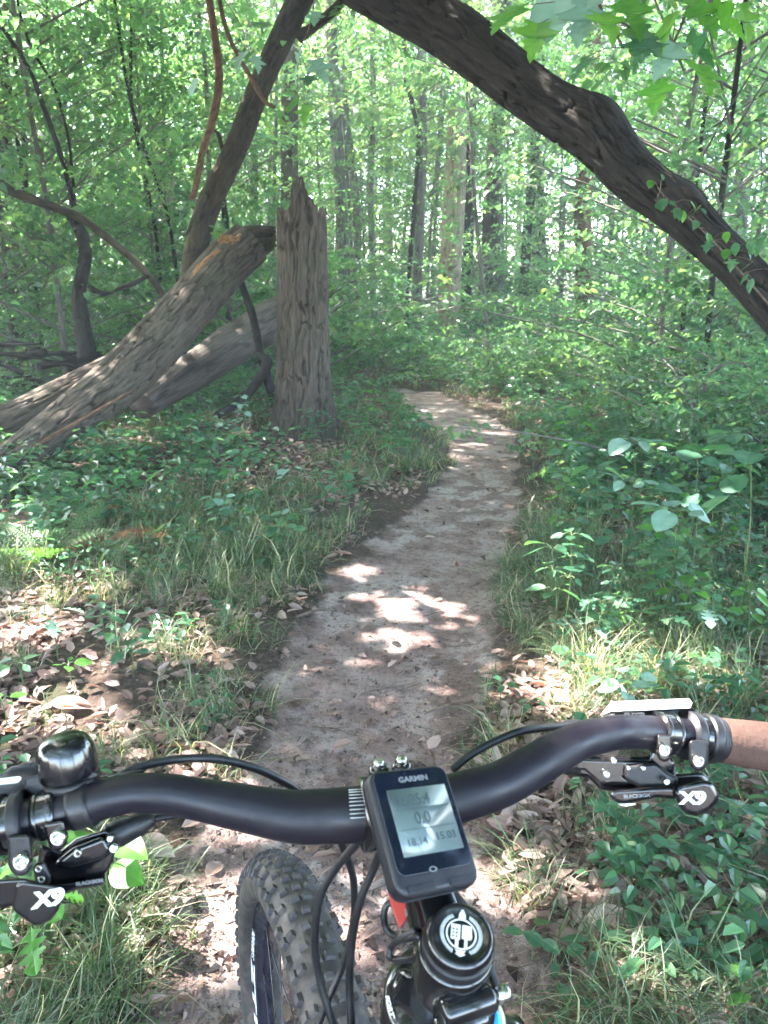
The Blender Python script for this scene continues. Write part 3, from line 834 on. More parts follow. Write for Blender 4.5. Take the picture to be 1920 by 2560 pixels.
for i, (pts, dep, wpx, mt, lab, cr_) in enumerate(TR):
    W = [P(x * k_, y * k_, dep + .0 * j) for j, (x, y) in enumerate(pts)]
    # keep the trunk at one distance rather than on one picture plane
    y0 = W[0].y
    W2 = []
    for (x, y) in pts:
        a = (x * k_ - CX) / F; b = -(y * k_ - CY) / F
        d = y0 / (b * SP + CP)
        W2.append(Vector((a * d, y0 + .02 * (y - pts[0][1]) / 100, CAM_Z + d * (b * CP - SP))))
    W = W2
    foot = Vector((W[0].x, y0, Hs(W[0].x, y0) - .1))
    if foot.z < W[0].z - .05: W = [foot] + W
    else: W[0] = foot
    r = wpx * k_ * dep / F / 2
    top = W[-1]
    if cr_:
        W.append(top + (W[-1] - W[-2]).normalized() * 3 + Vector((0, 0, .5)))
    rad = list(np.linspace(r * 1.15, r * .82, len(W)))
    if cr_: rad[-1] = r * .3
    g = tuple(foot)
    REFS.append((g[0], g[1], ' '.join(w_ for w_ in lab.split()[:5] if w_ not in ('standing', 'close', 'seen', 'left', 'in', 'right', 'broken', 'under', 'cut', 'close', 'beside', 'behind', 'leaning', 'showing'))))
    root = empty('tree' if r > .06 else 'sapling', g, lab, 'tree')
    link('trunk', trunk_mesh(W, rad, mt, g, 18 if r > .08 else 8, 100 if r > .08 else 40, i, .012 if r > .08 else .003), root)
    if cr_:
        v = crown_b[tv % len(crown_b)]
        o = link('crown', v[0], root); o.rotation_euler.z = tv * 1.3; o.location = (top.x - foot.x, 0, max(0., random.uniform(.6, 2.2)))
        o2 = link('branches', v[1], root); o2.rotation_euler.z = tv * 1.3; o2.location = o.location
        tv += 1
    elif r < .06:
        v = crown_a[i % len(crown_a)]
        mid_ = W[len(W) // 2]
        o = link('crown', v[0], root); o.rotation_euler.z = i * 1.1; s = .45
        o.scale = (s, s, .62); o.location = (mid_.x - foot.x, .3, 1.2)
        o2 = link('branches', v[1], root); o2.rotation_euler.z = i * 1.1; o2.scale = o.scale; o2.location = o.location

def copies(root, kids):
    pass
# understorey saplings with leafy crowns, 9 to 30 m off
rs = random.Random(5)
SHORT = ['pale peeling trunk', 'dark bent trunk', 'forked grey trunk', 'slim straight trunk', 'straight grey trunk', 'wavy dark stem', 'curving sapling stem', 'mid grey trunk', 'dark trunk under the arch',
         'broad shadowed trunk', 'orange brown trunk', 'slender right edge trunk', 'faint slim trunk', 'thin pale sapling', 'broad grey far left trunk', 'left edge trunk', 'pale dead trunk', 'trunk behind the leaning trunk',
         'left leaning sapling', 'crossing sapling', 'third thin sapling', 'fine curved stem', 'narrow dark stem', 'stem left of the vine', 'slim trunk by the leaning trunk', 'trunk above the pale trunk', 'forked dark stem',
         'thin leaning pole', 'slim shaded trunk', 'distant pale trunk', 'distant grey trunk', 'distant slim trunk']
SHORT2 = [('broken stump', sb.x, sb.y), ('bend in the trail', .3, 11.5), ('foot of the fallen trunk', -2.8, 6.0)]
def near_label(what, x, y, s):
    c = [(math.hypot(x - a, y - b), SHORT[i], a, b) for i, (a, b, _) in enumerate(REFS)] + [(math.hypot(x - a, y - b), n_, a, b) for n_, a, b in SHORT2]
    d, n_, a, b = min(c)
    dx, dy = x - a, y - b
    rel = ('right of' if dx > 0 else 'left of') if abs(dx) > abs(dy) * .6 else ('behind' if dy > 0 else 'in front of')
    far = '' if d < 1.5 else ('some way ' if d < 4 else 'well ')
    return ('small ' if s < .7 else ('wide ' if s > 1.05 else '')) + what + ' ' + far + rel + ' the ' + n_
def leafy(nm, x, y, var, s, lab, cat, group, sz=None, trunk_r=.03, mat='bark_far', hmul=1.0):
    g = (x, y, Hs(x, y) - .03)
    root = empty(nm, g, lab, cat, group)
    rz = rs.uniform(0, 6.28)
    o = link('crown' if nm != 'shrub' else 'foliage', var[0], root); o.scale = (s, s, sz or s); o.rotation_euler.z = rz
    o2 = link('branches', var[1], root); o2.scale = o.scale; o2.rotation_euler.z = rz
    return root
_tm = {}
def stem_for(root, h, r, mat='bark_far'):
    key = (round(h), mat)
    if key not in _tm:
        a = rs.uniform(-.3, .3)
        A = Acc(); A.tube([(0, 0, -.1), (a * .3, .05, h * .33), (a, -.05, h * .66), (a * 1.3, 0, h)], [1.2 * r, r, r * .8, r * .35], 8, 30, lump=.2, ridge=.003, freq=5, seed=len(_tm))
        _tm[key] = A.mesh('trunk', M[mat])
    link('trunk', _tm[key], root)
def clear(x, y, rad):
    """keep crowns out of the near view of trail, stump and logs"""
    if y < 9: return abs(x) > 3.4 + rad * .4
    return True
ii = 0
nr_ = 0
for t in range(400):
    y = 8.8 + 21 * (t / 400) ** 1.0
    x = rs.uniform(-.56 * y - 1, .56 * y + 1)
    if rs.random() < (.64 if x < -1.5 else .80) or (-.10 * y < x < .33 * y and y < 16.5): continue
    if path_d(np.array([x]), np.array([y]))[0] > -.7 and y < 12.5: continue
    if y < 11.5 and -1.2 < x < 2.6: continue
    if y < 9.5 and abs(x) < 3.2: continue
    side = 'left of the trail' if x < -.5 else ('right of the trail' if x > 2 else 'beyond the bend in the trail')
    s = rs.uniform(.7, 1.15)
    root = leafy('understorey_sapling', x, y, crown_a[ii % 5], s, near_label('leafy green understorey sapling growing', x, y, s), 'sapling', 'leafy understorey saplings', sz=s * rs.uniform(.8, 1.2))
    stem_for(root, 7.0 if ii % 2 else 6.0, .032, 'bark_far' if ii % 3 else 'bark_dark')
    ii += 1
print('saplings', ii)
ii = 0
for t in range(20):
    y = rs.uniform(26, 46)
    x = rs.uniform(-.6 * y, .6 * y)
    s = rs.uniform(.85, 1.3)
    root = leafy('woodland_tree', x, y, crown_b[ii % 4], s, 'slender pale green tree standing far back in the wood', 'tree', 'trees far back in the wood')
    stem_for(root, 14 if ii % 2 else 12, .11, 'bark_far')
    ii += 1
# far wood: one mass
rf = np.random.default_rng(77)
n = 2900
ang = rf.uniform(-.62, .62, n); dist = rf.uniform(38, 62, n)
c = np.column_stack([np.tan(ang) * dist, dist, rf.uniform(-.3, 1, n) ** 1.0 * 20])
c[:, 2] = rf.uniform(0, 1, n) ** 1.15 * 22
c = c[fbm(c[:, 0] * .22 + 40, c[:, 2] * .22 + c[:, 1] * .1, 3) > .47]
pos, ax, nn, ln = sprays(c, rf.uniform(1.0, 2.0, len(c)), 34, .26, rf, tilt=.4)
o = link('distant_woodland', leafmesh('distant_woodland', pos, ax, nn, ln, M['leaf_far'], 'rhomb', .75, (0, 0, 0), rf))
tag(o, 'pale sunlit green mass of leaves closing the far wood', 'woodland', kind='stuff')

# shrub layer
sh_i = 0
for t in range(520):
    y = 5.2 + 20 * (t / 520) ** 1.15
    x = rs.uniform(-.56 * y - .6, .56 * y + .6)
    d = path_d(np.array([x]), np.array([y]))[0]
    if rs.random() < (.55 if y < 11 else .74): continue
    if d > -.75 and y < 12.6: continue
    if y < 7.9 and -4.2 < x < .2: continue
    if y < 10.5 and -1.4 < x < -.1: continue
    s = rs.uniform(.45, .75) if y < 9 else rs.choice([.5, .6, .8, 1.0, 1.35])
    if 0 < x < .33 * y and y < 16: s *= .62
    if x < 0 and y < 10: s *= .65
    side = 'left of the trail' if x < -.5 else ('right of the trail' if x > 1 else 'beyond the bend in the trail')
    leafy('shrub', x, y, shrub_a[sh_i % 5], s, near_label('low leafy green shrub', x, y, s), 'shrub', 'low leafy shrubs in the undergrowth')
    sh_i += 1
print('shrubs', sh_i)

# ================================================================== GROUND COVER
rg = np.random.default_rng(11)
def frustum_pts(n, y0, y1, mar=.4, p=1.6):
    t = rg.random(n)
    e = 1 - p
    y = (y0 ** e + t * (y1 ** e - y0 ** e)) ** (1 / e)
    x = rg.uniform(-1, 1, n) * (.5 * y + mar)
    return x, y

# fallen leaves, uncountable
x, y = frustum_pts(120000, .9, 13)
d = path_d(x, y)
dens = fbm(x * 1.1 + 9, y * 1.1 + 4, 3)
keep = ((d < -.02) & (rg.random(len(x)) < (smooth(.33, .60, dens) * .85 + .08) * smooth(-.08, .30, -d) )) | ((d >= -.02) & (rg.random(len(x)) < .004))
x, y = x[keep], y[keep]
z = H(x, y) + rg.uniform(.0, .022, len(x))
n = len(x)
a = rg.uniform(0, 2 * np.pi, n)
ax = np.stack([np.cos(a), np.sin(a), rg.normal(0, .2, n)], 1)
nn = np.stack([rg.normal(0, .4, n), rg.normal(0, .4, n), np.ones(n)], 1)
ln = rg.uniform(.02, .068, n)
V, Fq, kk = leaves_np(np.stack([x, y, z], 1), ax, nn, ln, ln * rg.uniform(.35, .6, n), 'ovate', fold=.12, droop=-.12)
o = link('leaf_litter', mesh_np('leaf_litter', V, Fq, M['leaf_dry'], {'rnd': np.repeat(rg.random(n), kk)}, smooth_=False))
tag(o, 'brown fallen oak leaves littering the forest floor beside the trail', 'leaf litter', kind='stuff')

# fine litter crumbs and pebbles on the trail
x, y = frustum_pts(26000, .9, 12, .4, 1.3)
d = path_d(x, y); keep = d > -.15; x, y = x[keep], y[keep]; n = len(x)
z = H(x, y) + .002
a = rg.uniform(0, 2 * np.pi, n)
ax = np.stack([np.cos(a), np.sin(a), rg.normal(0, .1, n)], 1)
nn = np.stack([rg.normal(0, .4, n), rg.normal(0, .4, n), np.ones(n)], 1)
ln = rg.uniform(.004, .016, n) * rg.choice([1, 1, 1, 2.2], n)
V, Fq, kk = leaves_np(np.stack([x, y, z], 1), ax, nn, ln, ln * rg.uniform(.15, .6, n), 'rhomb', fold=.25, droop=.1)
o = link('trail_debris', mesh_np('trail_debris', V, Fq, M['leaf_dry'], {'rnd': np.repeat(rg.random(n) * .7, kk)}, smooth_=False))
tag(o, 'crumbs of bark and leaf scattered over the trail dirt', 'debris', kind='stuff')

x, y = frustum_pts(9000, .9, 12, .4, 1.3)
d = path_d(x, y); keep = (d > -.2) & (rg.random(len(x)) < smooth(.40, .62, fbm(x * 2.4 + 7, y * 2.4, 2)) + .12); x, y = x[keep], y[keep]; n = len(x)
a = rg.uniform(0, 2 * np.pi, n)
ln = rg.uniform(.006, .020, n) * rg.choice([1, 1, 1, 2.6], n)
V, Fq, kk = leaves_np(np.stack([x, y, H(x, y) + .003], 1), np.stack([np.cos(a), np.sin(a), rg.normal(0, .15, n)], 1), np.stack([rg.normal(0, .4, n), rg.normal(0, .4, n), np.ones(n)], 1), ln, ln * rg.uniform(.15, .7, n), 'rhomb', fold=.3, droop=.1)
M['bark_bits'] = leaf_mat('dark_bark_bits', (.025, .016, .012), (.06, .04, .032), (.13, .09, .075), trans=.02, rough=.8, objvar=.05, spec=.2)
o = link('bark_bits', mesh_np('bark_bits', V, Fq, M['bark_bits'], {'rnd': np.repeat(rg.random(n), kk)}, smooth_=False))
tag(o, 'dark bits of bark and twig pressed into the trail dirt', 'debris', kind='stuff')

# sedge grass
def blades(root, az, L, lean, width, nseg, rnd):
    n = len(root)
    t = np.linspace(0, 1, nseg + 1)
    D = np.stack([np.cos(az), np.sin(az), np.zeros(n)], 1)
    S = np.stack([-np.sin(az), np.cos(az), np.zeros(n)], 1)
    ho = (lean * L)[:, None] * t[None] ** 1.5
    up = L[:, None] * (t[None] * (1 - .25 * lean[:, None]) - (lean[:, None] * .72) * t[None] ** 2.4)
    C = root[:, None, :] + D[:, None, :] * ho[..., None]
    C[..., 2] += up
    C = C + S[:, None, :] * (np.sin(t * 3)[None] * L[:, None] * rg.normal(0, .08, n)[:, None])[..., None]
    wv = width[:, None] * (1 - t[None] ** 1.6 * .93)
    Lf = C - S[:, None, :] * wv[..., None] / 2
    Rt = C + S[:, None, :] * wv[..., None] / 2
    V = np.stack([Lf, Rt], 2).reshape(-1, 3)
    k = (nseg + 1) * 2
    base = (np.arange(n) * k)[:, None, None]
    q = np.array([[2 * i, 2 * i + 1, 2 * i + 3, 2 * i + 2] for i in range(nseg)])[None]
    return V, (base + q).reshape(-1, 4), np.repeat(rnd, k)

def grass_at(nt, y0, y1, per, wid, name, nseg, p):
    x, y = frustum_pts(nt, y0, y1, .45, p)
    d = path_d(x, y)
    g = fbm(x * .9 + 30, y * .9 + 12, 3)
    pr = smooth(.46, .66, g) * .7 + .05
    band = np.exp(-((d + .24) / .25) ** 2) * smooth(.3, .55, vn(x * 1.7 + 4, y * 1.7))
    pr = np.clip(pr + band * .5, 0, 1)
    pr = np.where(d > .0, 0.0, pr)
    pr = np.where((x < -.4) & (y < 3.1), pr * .22, pr)
    pr = np.where((x > .2) & (y < 2.6), pr * .38, pr)
    pr = np.where((x > .2) & (y > 2.6), np.clip(pr * 1.25, 0, 1), pr)
    pr = np.where((x < -.4) & (x > -1.6) & (y > 3.6) & (y < 5.2), np.clip(pr + .3, 0, 1), pr)
    s = rg.random(len(x)) < pr
    x, y = x[s], y[s]
    nt = len(x)
    comb = rg.uniform(0, 2 * np.pi, nt)          # each tuft has a combed direction
    side = np.where(x > np.interp(y, PY, (PL + PR) / 2), np.pi, 0)
    tl = rg.uniform(.12, .27, nt)
    X = np.repeat(x, per) + rg.normal(0, .035, nt * per)
    Y = np.repeat(y, per) + rg.normal(0, .035, nt * per)
    az = np.where(rg.random(nt * per) < .55, np.repeat(np.where(rg.random(nt) < .5, side + rg.normal(0, .5, nt), comb), per) + rg.normal(0, .5, nt * per), rg.uniform(0, 6.28, nt * per))
    L = np.repeat(tl, per) * rg.uniform(.6, 1.35, nt * per)
    lean = rg.uniform(.25, .98, nt * per)
    root = np.stack([X, Y, H(X, Y) - .004], 1)
    wd = wid * rg.choice([.6, .8, 1, 1.2, 2.2], nt * per)
    dry = np.where(rg.random(nt * per) < .22, rg.uniform(.8, 1, nt * per), rg.uniform(0, .58, nt * per))
    V, Fq, r_ = blades(root, az, L, lean, wd, nseg, dry)
    return V, Fq, r_
for nm, args in (('grass', (3300, .9, 3.4, 30, .0024, 'a', 4, 1.1)), ('grass', (4600, 3.4, 12.5, 20, .0042, 'b', 3, 1.3))):
    V, Fq, r_ = grass_at(*args)
    o = link(nm, mesh_np(nm, V, Fq, M['grass'], {'rnd': r_}))
    tag(o, 'fine arching sedge grass growing thick along both trail edges' if args[1] < 1 else 'fine sedge grass farther up both sides of the trail', 'grass', kind='stuff')
    print('grass', len(Fq))

# tufts one can count
def tuft(px, py, n, L, lab, dry_=.3, w_=.003, az0=None, group=None):
    g = GH(px, py)
    az = rg.uniform(0, 6.28, n) if az0 is None else rg.normal(az0, .7, n)
    root = np.stack([rg.normal(0, .025, n), rg.normal(0, .025, n), np.full(n, -.005)], 1)
    rnd = np.where(rg.random(n) < dry_, rg.uniform(.75, 1, n), rg.uniform(0, .6, n))
    V, Fq, r_ = blades(root, az, L * rg.uniform(.5, 1.3, n), rg.uniform(.3, 1.0, n), w_ * rg.uniform(.6, 1.4, n), 6, rnd)
    tag(link('grass_tuft', mesh_np('grass_tuft', V, Fq, M['grass'], {'rnd': r_}), None, tuple(g)), lab, 'grass tuft', group)
for a in ((1480, 1700, 130, .30, 'long pale arching grass tuft lit by sun above the right bar', .6), (1560, 1660, 110, .26, 'sunlit grass tuft right of the long pale tuft', .55), (1400, 1640, 110, .24, 'grass tuft at the right trail edge above the cable', .45),
          (1640, 1710, 100, .26, 'grass tuft directly above the shiny reservoir lid', .5), (1430, 1780, 90, .22, 'low straw coloured tuft behind the right bar bend', .7), (1320, 1600, 100, .22, 'green sedge mound at the right trail edge', .1),
          (1400, 1520, 130, .28, 'large green sedge mound right of the sun patch', .1), (1330, 1440, 120, .26, 'green sedge mound farther up the right trail edge', .1), (1500, 1560, 110, .26, 'sedge mound behind the large green mound', .15),
          (1360, 1350, 110, .26, 'sedge mound at the right trail edge below the bend', .12), (462, 1650, 60, .13, 'short bleached grass tuft lit by sun left of the trail', 1.0), (560, 1490, 110, .24, 'green sedge mound at the left trail edge', .15),
          (680, 1400, 120, .26, 'large sedge mound left of the trail midway', .12), (760, 1240, 120, .3, 'sedge mound left of the trail near the stump', .12), (1020, 1180, 120, .32, 'sedge mound at the inner side of the bend', .15),
          (960, 1120, 110, .34, 'pale sedge mound right of the stump', .3), (860, 1200, 110, .3, 'sedge mound in front of the stump to the right', .15), (1540, 2120, 110, .20, 'bright green tuft under the right shifter', .2),
          (1460, 2060, 70, .16, 'thin grass tuft below the right bar', .4), (330, 2200, 90, .18, 'grass tuft right of the left lettered lever', .3), 
          (250, 2450, 100, .2, 'grass tuft in the lower left', .3), (1700, 2350, 90, .18, 'green tuft at the lower right', .35), (1350, 2250, 70, .16, 'thin straw tuft right of the stem cap', .6), (300, 1480, 90, .2, 'grass tuft right of the rusty fern', .3)):
    tuft(*a)

# small herbs, uncountable
def herb_cover(n, y0, y1, p, ls, nm, lab, zmax):
    x, y = frustum_pts(n, y0, y1, .5, p)
    d = path_d(x, y)
    g = fbm(x * 1.3 + 60, y * 1.3 + 22, 3)
    pr = smooth(.42, .62, g) * .9 + .10 * (y > 4)
    pr = np.where(x > 0, np.clip(pr * 1.6 + .25, 0, 1), pr)
    pr = np.where(d > -.22, 0, pr)
    pr = np.where(y < 2.7, pr * .5, pr)
    s = rg.random(n) < pr
    x, y = x[s], y[s]; n = len(x); per = 7
    hz = rg.uniform(.04, zmax, n)
    c = np.stack([x, y, H(x, y) + hz], 1)
    a = np.tile(np.arange(per) / per * 2 * np.pi, n) + np.repeat(rg.uniform(0, 6, n), per) + rg.normal(0, .3, n * per)
    ax = np.stack([np.cos(a), np.sin(a), rg.normal(-.1, .25, n * per)], 1)
    nn = np.stack([rg.normal(0, .28, n * per), rg.normal(0, .28, n * per), np.ones(n * per)], 1)
    ln = np.repeat(rg.uniform(.7, 1.3, n), per) * ls * rg.uniform(.75, 1.2, n * per)
    pos = np.repeat(c, per, 0) + ax * rg.uniform(.01, .05, n * per)[:, None] + np.stack([np.zeros(n * per), np.zeros(n * per), rg.normal(0, .025, n * per)], 1)
    o = link(nm, leafmesh(nm, pos, ax, nn, ln, M['leaf_near'], 'ovate', .62, (0, 0, 0), rg, np.repeat(rg.random(n), per)))
    tag(o, lab, 'ground cover', kind='stuff')
herb_cover(1900, 1.2, 4.5, 1.1, .042, 'ground_cover', 'small green herbs among the grass near the handlebar', .12)
herb_cover(5200, 4.2, 14, 1.3, .07, 'ground_cover', 'leafy green herbs covering the ground up the trail', .32)
herb_cover(5200, 12, 34, 1.2, .11, 'ground_cover', 'green herb layer under the trees far up the wood', .6)

# ------------------------------------------------------------------ single leaf meshes
def outline_leaf(name, half, mat, cup=.10, droop=.18, rnd=.5, L=1.0):
    """half = [(along, side)...] from the stalk to the tip; strip between midrib and outline on both sides"""
    V = []; Fq = []
    def zz(u, v): return cup * abs(v) - droop * u * u + .02 * math.sin(9 * u + 5 * v)
    m = len(half)
    for s in (1, -1):
        b = len(V)
        for (u, v) in half:
            V.append((u, 0, zz(u, 0) if 0 else -droop * u * u))
            V.append((u + .0, s * v * .5, zz(u, v * .5)))
            V.append((u, s * v, zz(u, v)))
        for i in range(m - 1):
            for c in (0, 1):
                q = [b + 3 * i + c, b + 3 * i + c + 1, b + 3 * i + 4 + c, b + 3 * i + 3 + c]
                Fq.append(q if s < 0 else q[::-1])
    V = np.array(V)
    rn = np.clip(rnd + .12 * (1 - np.minimum(1, np.abs(V[:, 1]) * 6)) + .5 * (vn(V[:, 0] * 6 + rnd * 7, V[:, 1] * 9 + 5) - .5) + .22 * np.sin(V[:, 0] * 42 - np.abs(V[:, 1]) * 46), 0, 1)
    return mesh_np(name, V * L, Fq, mat, {'rnd': rn})
ov = [(0, .004), (.05, .10), (.15, .22), (.28, .30), (.42, .325), (.56, .30), (.70, .235), (.83, .15), (.93, .07), (1, .004)]
rou = [(0, .004), (.04, .16), (.13, .30), (.27, .39), (.42, .43), (.57, .42), (.70, .36), (.82, .27), (.92, .15), (1, .01)]
oak = [(0, .01), (.06, .03), (.14, .05), (.19, .17), (.25, .20), (.28, .09), (.33, .07), (.38, .24), (.46, .30), (.49, .13), (.54, .10), (.60, .25), (.68, .28), (.71, .13), (.77, .11), (.83, .19), (.90, .14), (.95, .10), (1, .01)]
map_ = [(0, .01), (-.02, .18), (.0, .32), (.06, .26), (.10, .30), (.14, .20), (.20, .22), (.28, .40), (.36, .56), (.39, .44), (.46, .46), (.44, .30), (.47, .16), (.56, .20), (.62, .27), (.68, .17), (.76, .19), (.82, .09), (.90, .08), (1, .005)]
def LM(mat, kind='ov', n=3, **k):
    h = {'ov': ov, 'rou': rou, 'oak': oak, 'map': map_}[kind]
    return [outline_leaf('leaf_blade', h, M[mat], rnd=.25 + .25 * i, cup=.08 + .06 * i, droop=.10 + .10 * i, **k) for i in range(n)]
LEAVES = {'ov': LM('leaf_near'), 'rou': LM('leaf_teal', 'rou'), 'silver': LM('leaf_pale_sheen', 'rou'), 'oaks': LM('leaf_pale_sheen', 'oak'),
          'maple': LM('leaf_bright', 'map'), 'mapsilver': LM('leaf_pale_sheen', 'map'), 'bright': LM('leaf_bright', 'ov'),
          'brightoak': LM('leaf_bright', 'oak'), 'mapdark': LM('leaf_near', 'map')}
dry = [outline_leaf('dry_leaf', oak if i % 2 else ov, M['leaf_dry'], rnd=.15 + .2 * i, cup=.35 - .5 * (i % 2), droop=-.25 + .12 * i) for i in range(5)]

def put_leaf(parent, mesh, loc, az, pitch, roll, s, name='leaf', wscale=1.0):
    o = link(name, mesh, parent, loc)
    o.rotation_mode = 'XYZ'
    o.rotation_euler = (Matrix.Rotation(az, 3, 'Z') @ Matrix.Rotation(-pitch, 3, 'Y') @ Matrix.Rotation(roll, 3, 'X')).to_euler()
    o.scale = (s, s * wscale, s)
    return o
rp = random.Random(99)
def herb(nm, px, py, h, size, whorls, per, leafkey, lab, cat='plant', group=None, petiole=.5, tilt=0., gap=None, az0=None, wscale=1., world=None, spread=1.0):
    g = GH(px, py) if world is None else Vector(world)
    root = empty(nm, tuple(g), lab, cat, group)
    A = Acc()
    top = Vector((rp.uniform(-.08, .08) * h, rp.uniform(-.08, .08) * h, h))
    A.tube([(0, 0, -.03), top * .5 + Vector((.03 * h, 0, 0)), top], [.0016 + size * .012, .0014 + size * .01, .001 + size * .006], 5, 8, caps=False)
    ms = LEAVES[leafkey]
    for wi in range(whorls):
        f = 1 - wi / max(1, whorls) * .62 if whorls > 1 else 1
        c = top * f
        a0 = (az0 if az0 is not None else rp.uniform(0, 6.28)) + wi * 1.3
        for j in range(per):
            a = a0 + j * 2 * math.pi / per + rp.uniform(-.25, .25)
            pt = rp.uniform(-.35, .38) + tilt
            e = c + Vector((math.cos(a), math.sin(a), .25)) * size * petiole * rp.uniform(.7, 1.2) * spread
            A.tube([tuple(c), tuple((c + e) / 2 + Vector((0, 0, .01))), tuple(e)], [.0012 + size * .004, .001 + size * .003, .001], 4, 4, caps=False)
            put_leaf(root, ms[rp.randrange(len(ms))], e, a, -pt, rp.uniform(-.5, .5), size * rp.choice([.55, .75, .9, 1.0, 1.15]), wscale=wscale)
    Vv = np.vstack(A.V)
    link('stem', mesh_np('stem', Vv, np.vstack(A.F), M['stem'], {'rnd': np.full(len(Vv), .4)}), root)
    return root

# right: broad round leaves
big = [(1560, 1420, .62, .125, 2, 5, 'silver', 'tall plant with big round pale leaves right of the trail'),
       (1700, 1460, .60, .15, 2, 5, 'rou', 'tall round leaved plant behind the fern at the right'),
       (1850, 1500, .66, .19, 2, 4, 'rou', 'large leaved plant at the right edge with one sunlit leaf'),
       (1660, 1560, .46, .125, 1, 5, 'silver', 'plant with broad flat pale leaves spreading toward the trail'),
       (1480, 1380, .42, .12, 2, 4, 'rou', 'round leaved plant nearest the trail on the right'),
       (1400, 1300, .40, .10, 2, 5, 'ov', 'oval leaved plant at the right trail edge near the bend'),
       (1540, 1520, .30, .11, 1, 5, 'ov', 'low oval leaved plant below the broad pale leaves'),
       (1800, 1330, .55, .14, 2, 5, 'rou', 'round leaved plant deep in the right undergrowth'),
       (1900, 1280, .5, .13, 2, 5, 'ov', 'dark oval leaved plant at the right edge of view'),
       (1420, 1200, .5, .12, 3, 4, 'bright', 'bright green leaved plant at the right of the far trail edge'),
       (1560, 1190, .55, .12, 3, 4, 'ov', 'leafy upright plant far right of the trail bend'),
       (1650, 1640, .16, .10, 1, 5, 'mapdark', 'low lobed leaf plant among grass right of the trail'),
       (1740, 1650, .2, .10, 1, 4, 'oaks', 'pale lobed leaf plant beside the right fern'),
       (1480, 1640, .12, .075, 1, 3, 'silver', 'three pale leaves lit by sun in the right grass'),
       (1560, 1800, .14, .07, 2, 3, 'silver', 'pale leaved sprig in sunlit grass behind the right grip'),
       (1330, 1800, .06, .05, 1, 4, 'ov', 'tiny green plant at the right trail edge above the bar'),
       (1250, 1760, .07, .045, 1, 4, 'ov', 'tiny green plant on dirt just right of the trail'),
       (1800, 1900, .10, .06, 1, 4, 'ov', 'small green plant below the brown grip'),
       (1390, 2440, .05, .062, 1, 3, 'ov', 'three oval leaves low in the grass right of the stem'),
       (1330, 2400, .06, .055, 1, 3, 'ov', 'left three leaf sprig beside the black cable at the right'),
       (1500, 2430, .06, .060, 1, 4, 'ov', 'four oval leaves right of the three leaf sprig'),
       (1500, 2480, .035, .045, 1, 3, 'ov', 'shaded lower sprig beneath the four oval leaves'),
       (1420, 2555, .04, .045, 1, 3, 'ov', 'green sprig cut by the bottom edge right of the stem'),
       (1850, 2330, .05, .04, 1, 3, 'bright', 'small bright sprig in grass at the lower right'),
       (1880, 2560, .08, .06, 1, 4, 'bright', 'yellow green sprig in the bottom right corner'),
       # left
       (145, 1650, .17, .125, 1, 3, 'oaks', 'pale grey lobed leaves of an oak seedling left of the trail'),
       (330, 1690, .14, .07, 2, 5, 'ov', 'clump of oval leaves right of the pale oak seedling'),
       (290, 1640, .16, .06, 3, 4, 'ov', 'leafy green clump behind the pale oak seedling'),
       (260, 1600, .16, .05, 3, 4, 'ov', 'upper leafy clump above the pale oak seedling'),
       (400, 1660, .09, .085, 1, 2, 'silver', 'two pale leaves beside the pale dry grass tuft'),
       (720, 1260, .22, .09, 1, 3, 'silver', 'three pale oval leaves standing in grass left of the trail'),
       (735, 1320, .10, .075, 1, 2, 'silver', 'two pale leaves low in grass left of the trail'),
       (300, 1440, .12, .075, 1, 4, 'mapdark', 'small lobed plant in grass between fern and trail'),
       (620, 1400, .1, .06, 1, 4, 'ov', 'small green plant at the left trail edge midway'),
       (560, 1560, .09, .05, 2, 3, 'ov', 'small sprig at the left trail edge near the front'),
       (600, 1600, .05, .04, 1, 4, 'bright', 'bright tiny sprig at the left trail edge'),
       (540, 1790, .05, .06, 1, 5, 'ov', 'dark oval leaved rosette at the left trail edge'),
       (510, 1830, .03, .05, 1, 4, 'ov', 'second dark rosette just below the first one'),
       (670, 1770, .03, .045, 1, 3, 'ov', 'low dull leaves on dirt at the left trail margin'),
       (60, 1730, .10, .075, 1, 4, 'ov', 'green plant near the left edge above the bell'),
       (20, 1830, .10, .06, 1, 4, 'bright', 'bright green plant at the left edge above the bell'),
       (180, 1720, .08, .06, 1, 4, 'bright', 'yellow green low plant above the bell'),
       (250, 1290, .25, .10, 2, 4, 'ov', 'broad leaved plant under the fallen trunk foot'),
       (120, 1320, .22, .1, 2, 4, 'ov', 'broad leaved plant in front of the forked limb foot'),
       (420, 1170, .3, .08, 3, 4, 'ov', 'leafy plant before the middle of the fallen trunk'),
       (520, 1120, .38, .075, 4, 4, 'ov', 'taller leafy plant under the fallen trunk'),
       (330, 1200, .32, .08, 3, 4, 'ov', 'leafy plant left of the taller leafy plant under the trunk'),
       (610, 1120, .42, .07, 4, 5, 'silver', 'pale leaved shrubby plant left of the stump base'),
       (660, 1090, .36, .06, 4, 5, 'ov', 'shrubby plant touching the left of the stump base'),
       (560, 1150, .25, .08, 2, 4, 'silver', 'pale sunlit leaves before the curled deadwood'),
       (860, 1090, .42, .07, 4, 4, 'ov', 'leafy upright sprig right of the stump base'),
       (930, 1100, .50, .075, 4, 4, 'bright', 'upright bright sprig between stump and far trail'),
       (905, 1150, .28, .06, 3, 4, 'ov', 'leafy sprig in grass right of the stump'),
       (770, 1160, .2, .06, 2, 4, 'ov', 'low green plant in front of the stump'),
       (0, 1450, .25, .11, 2, 4, 'ov', 'plant with large leaves at the left edge by the fern'),
       (20, 1250, .25, .09, 2, 4, 'ov', 'plant at the left edge under the trunk foot'),
       (1120, 880, .5, .12, 2, 5, 'ov', 'plant with spreading leaves at the foot of the pale trunk')]
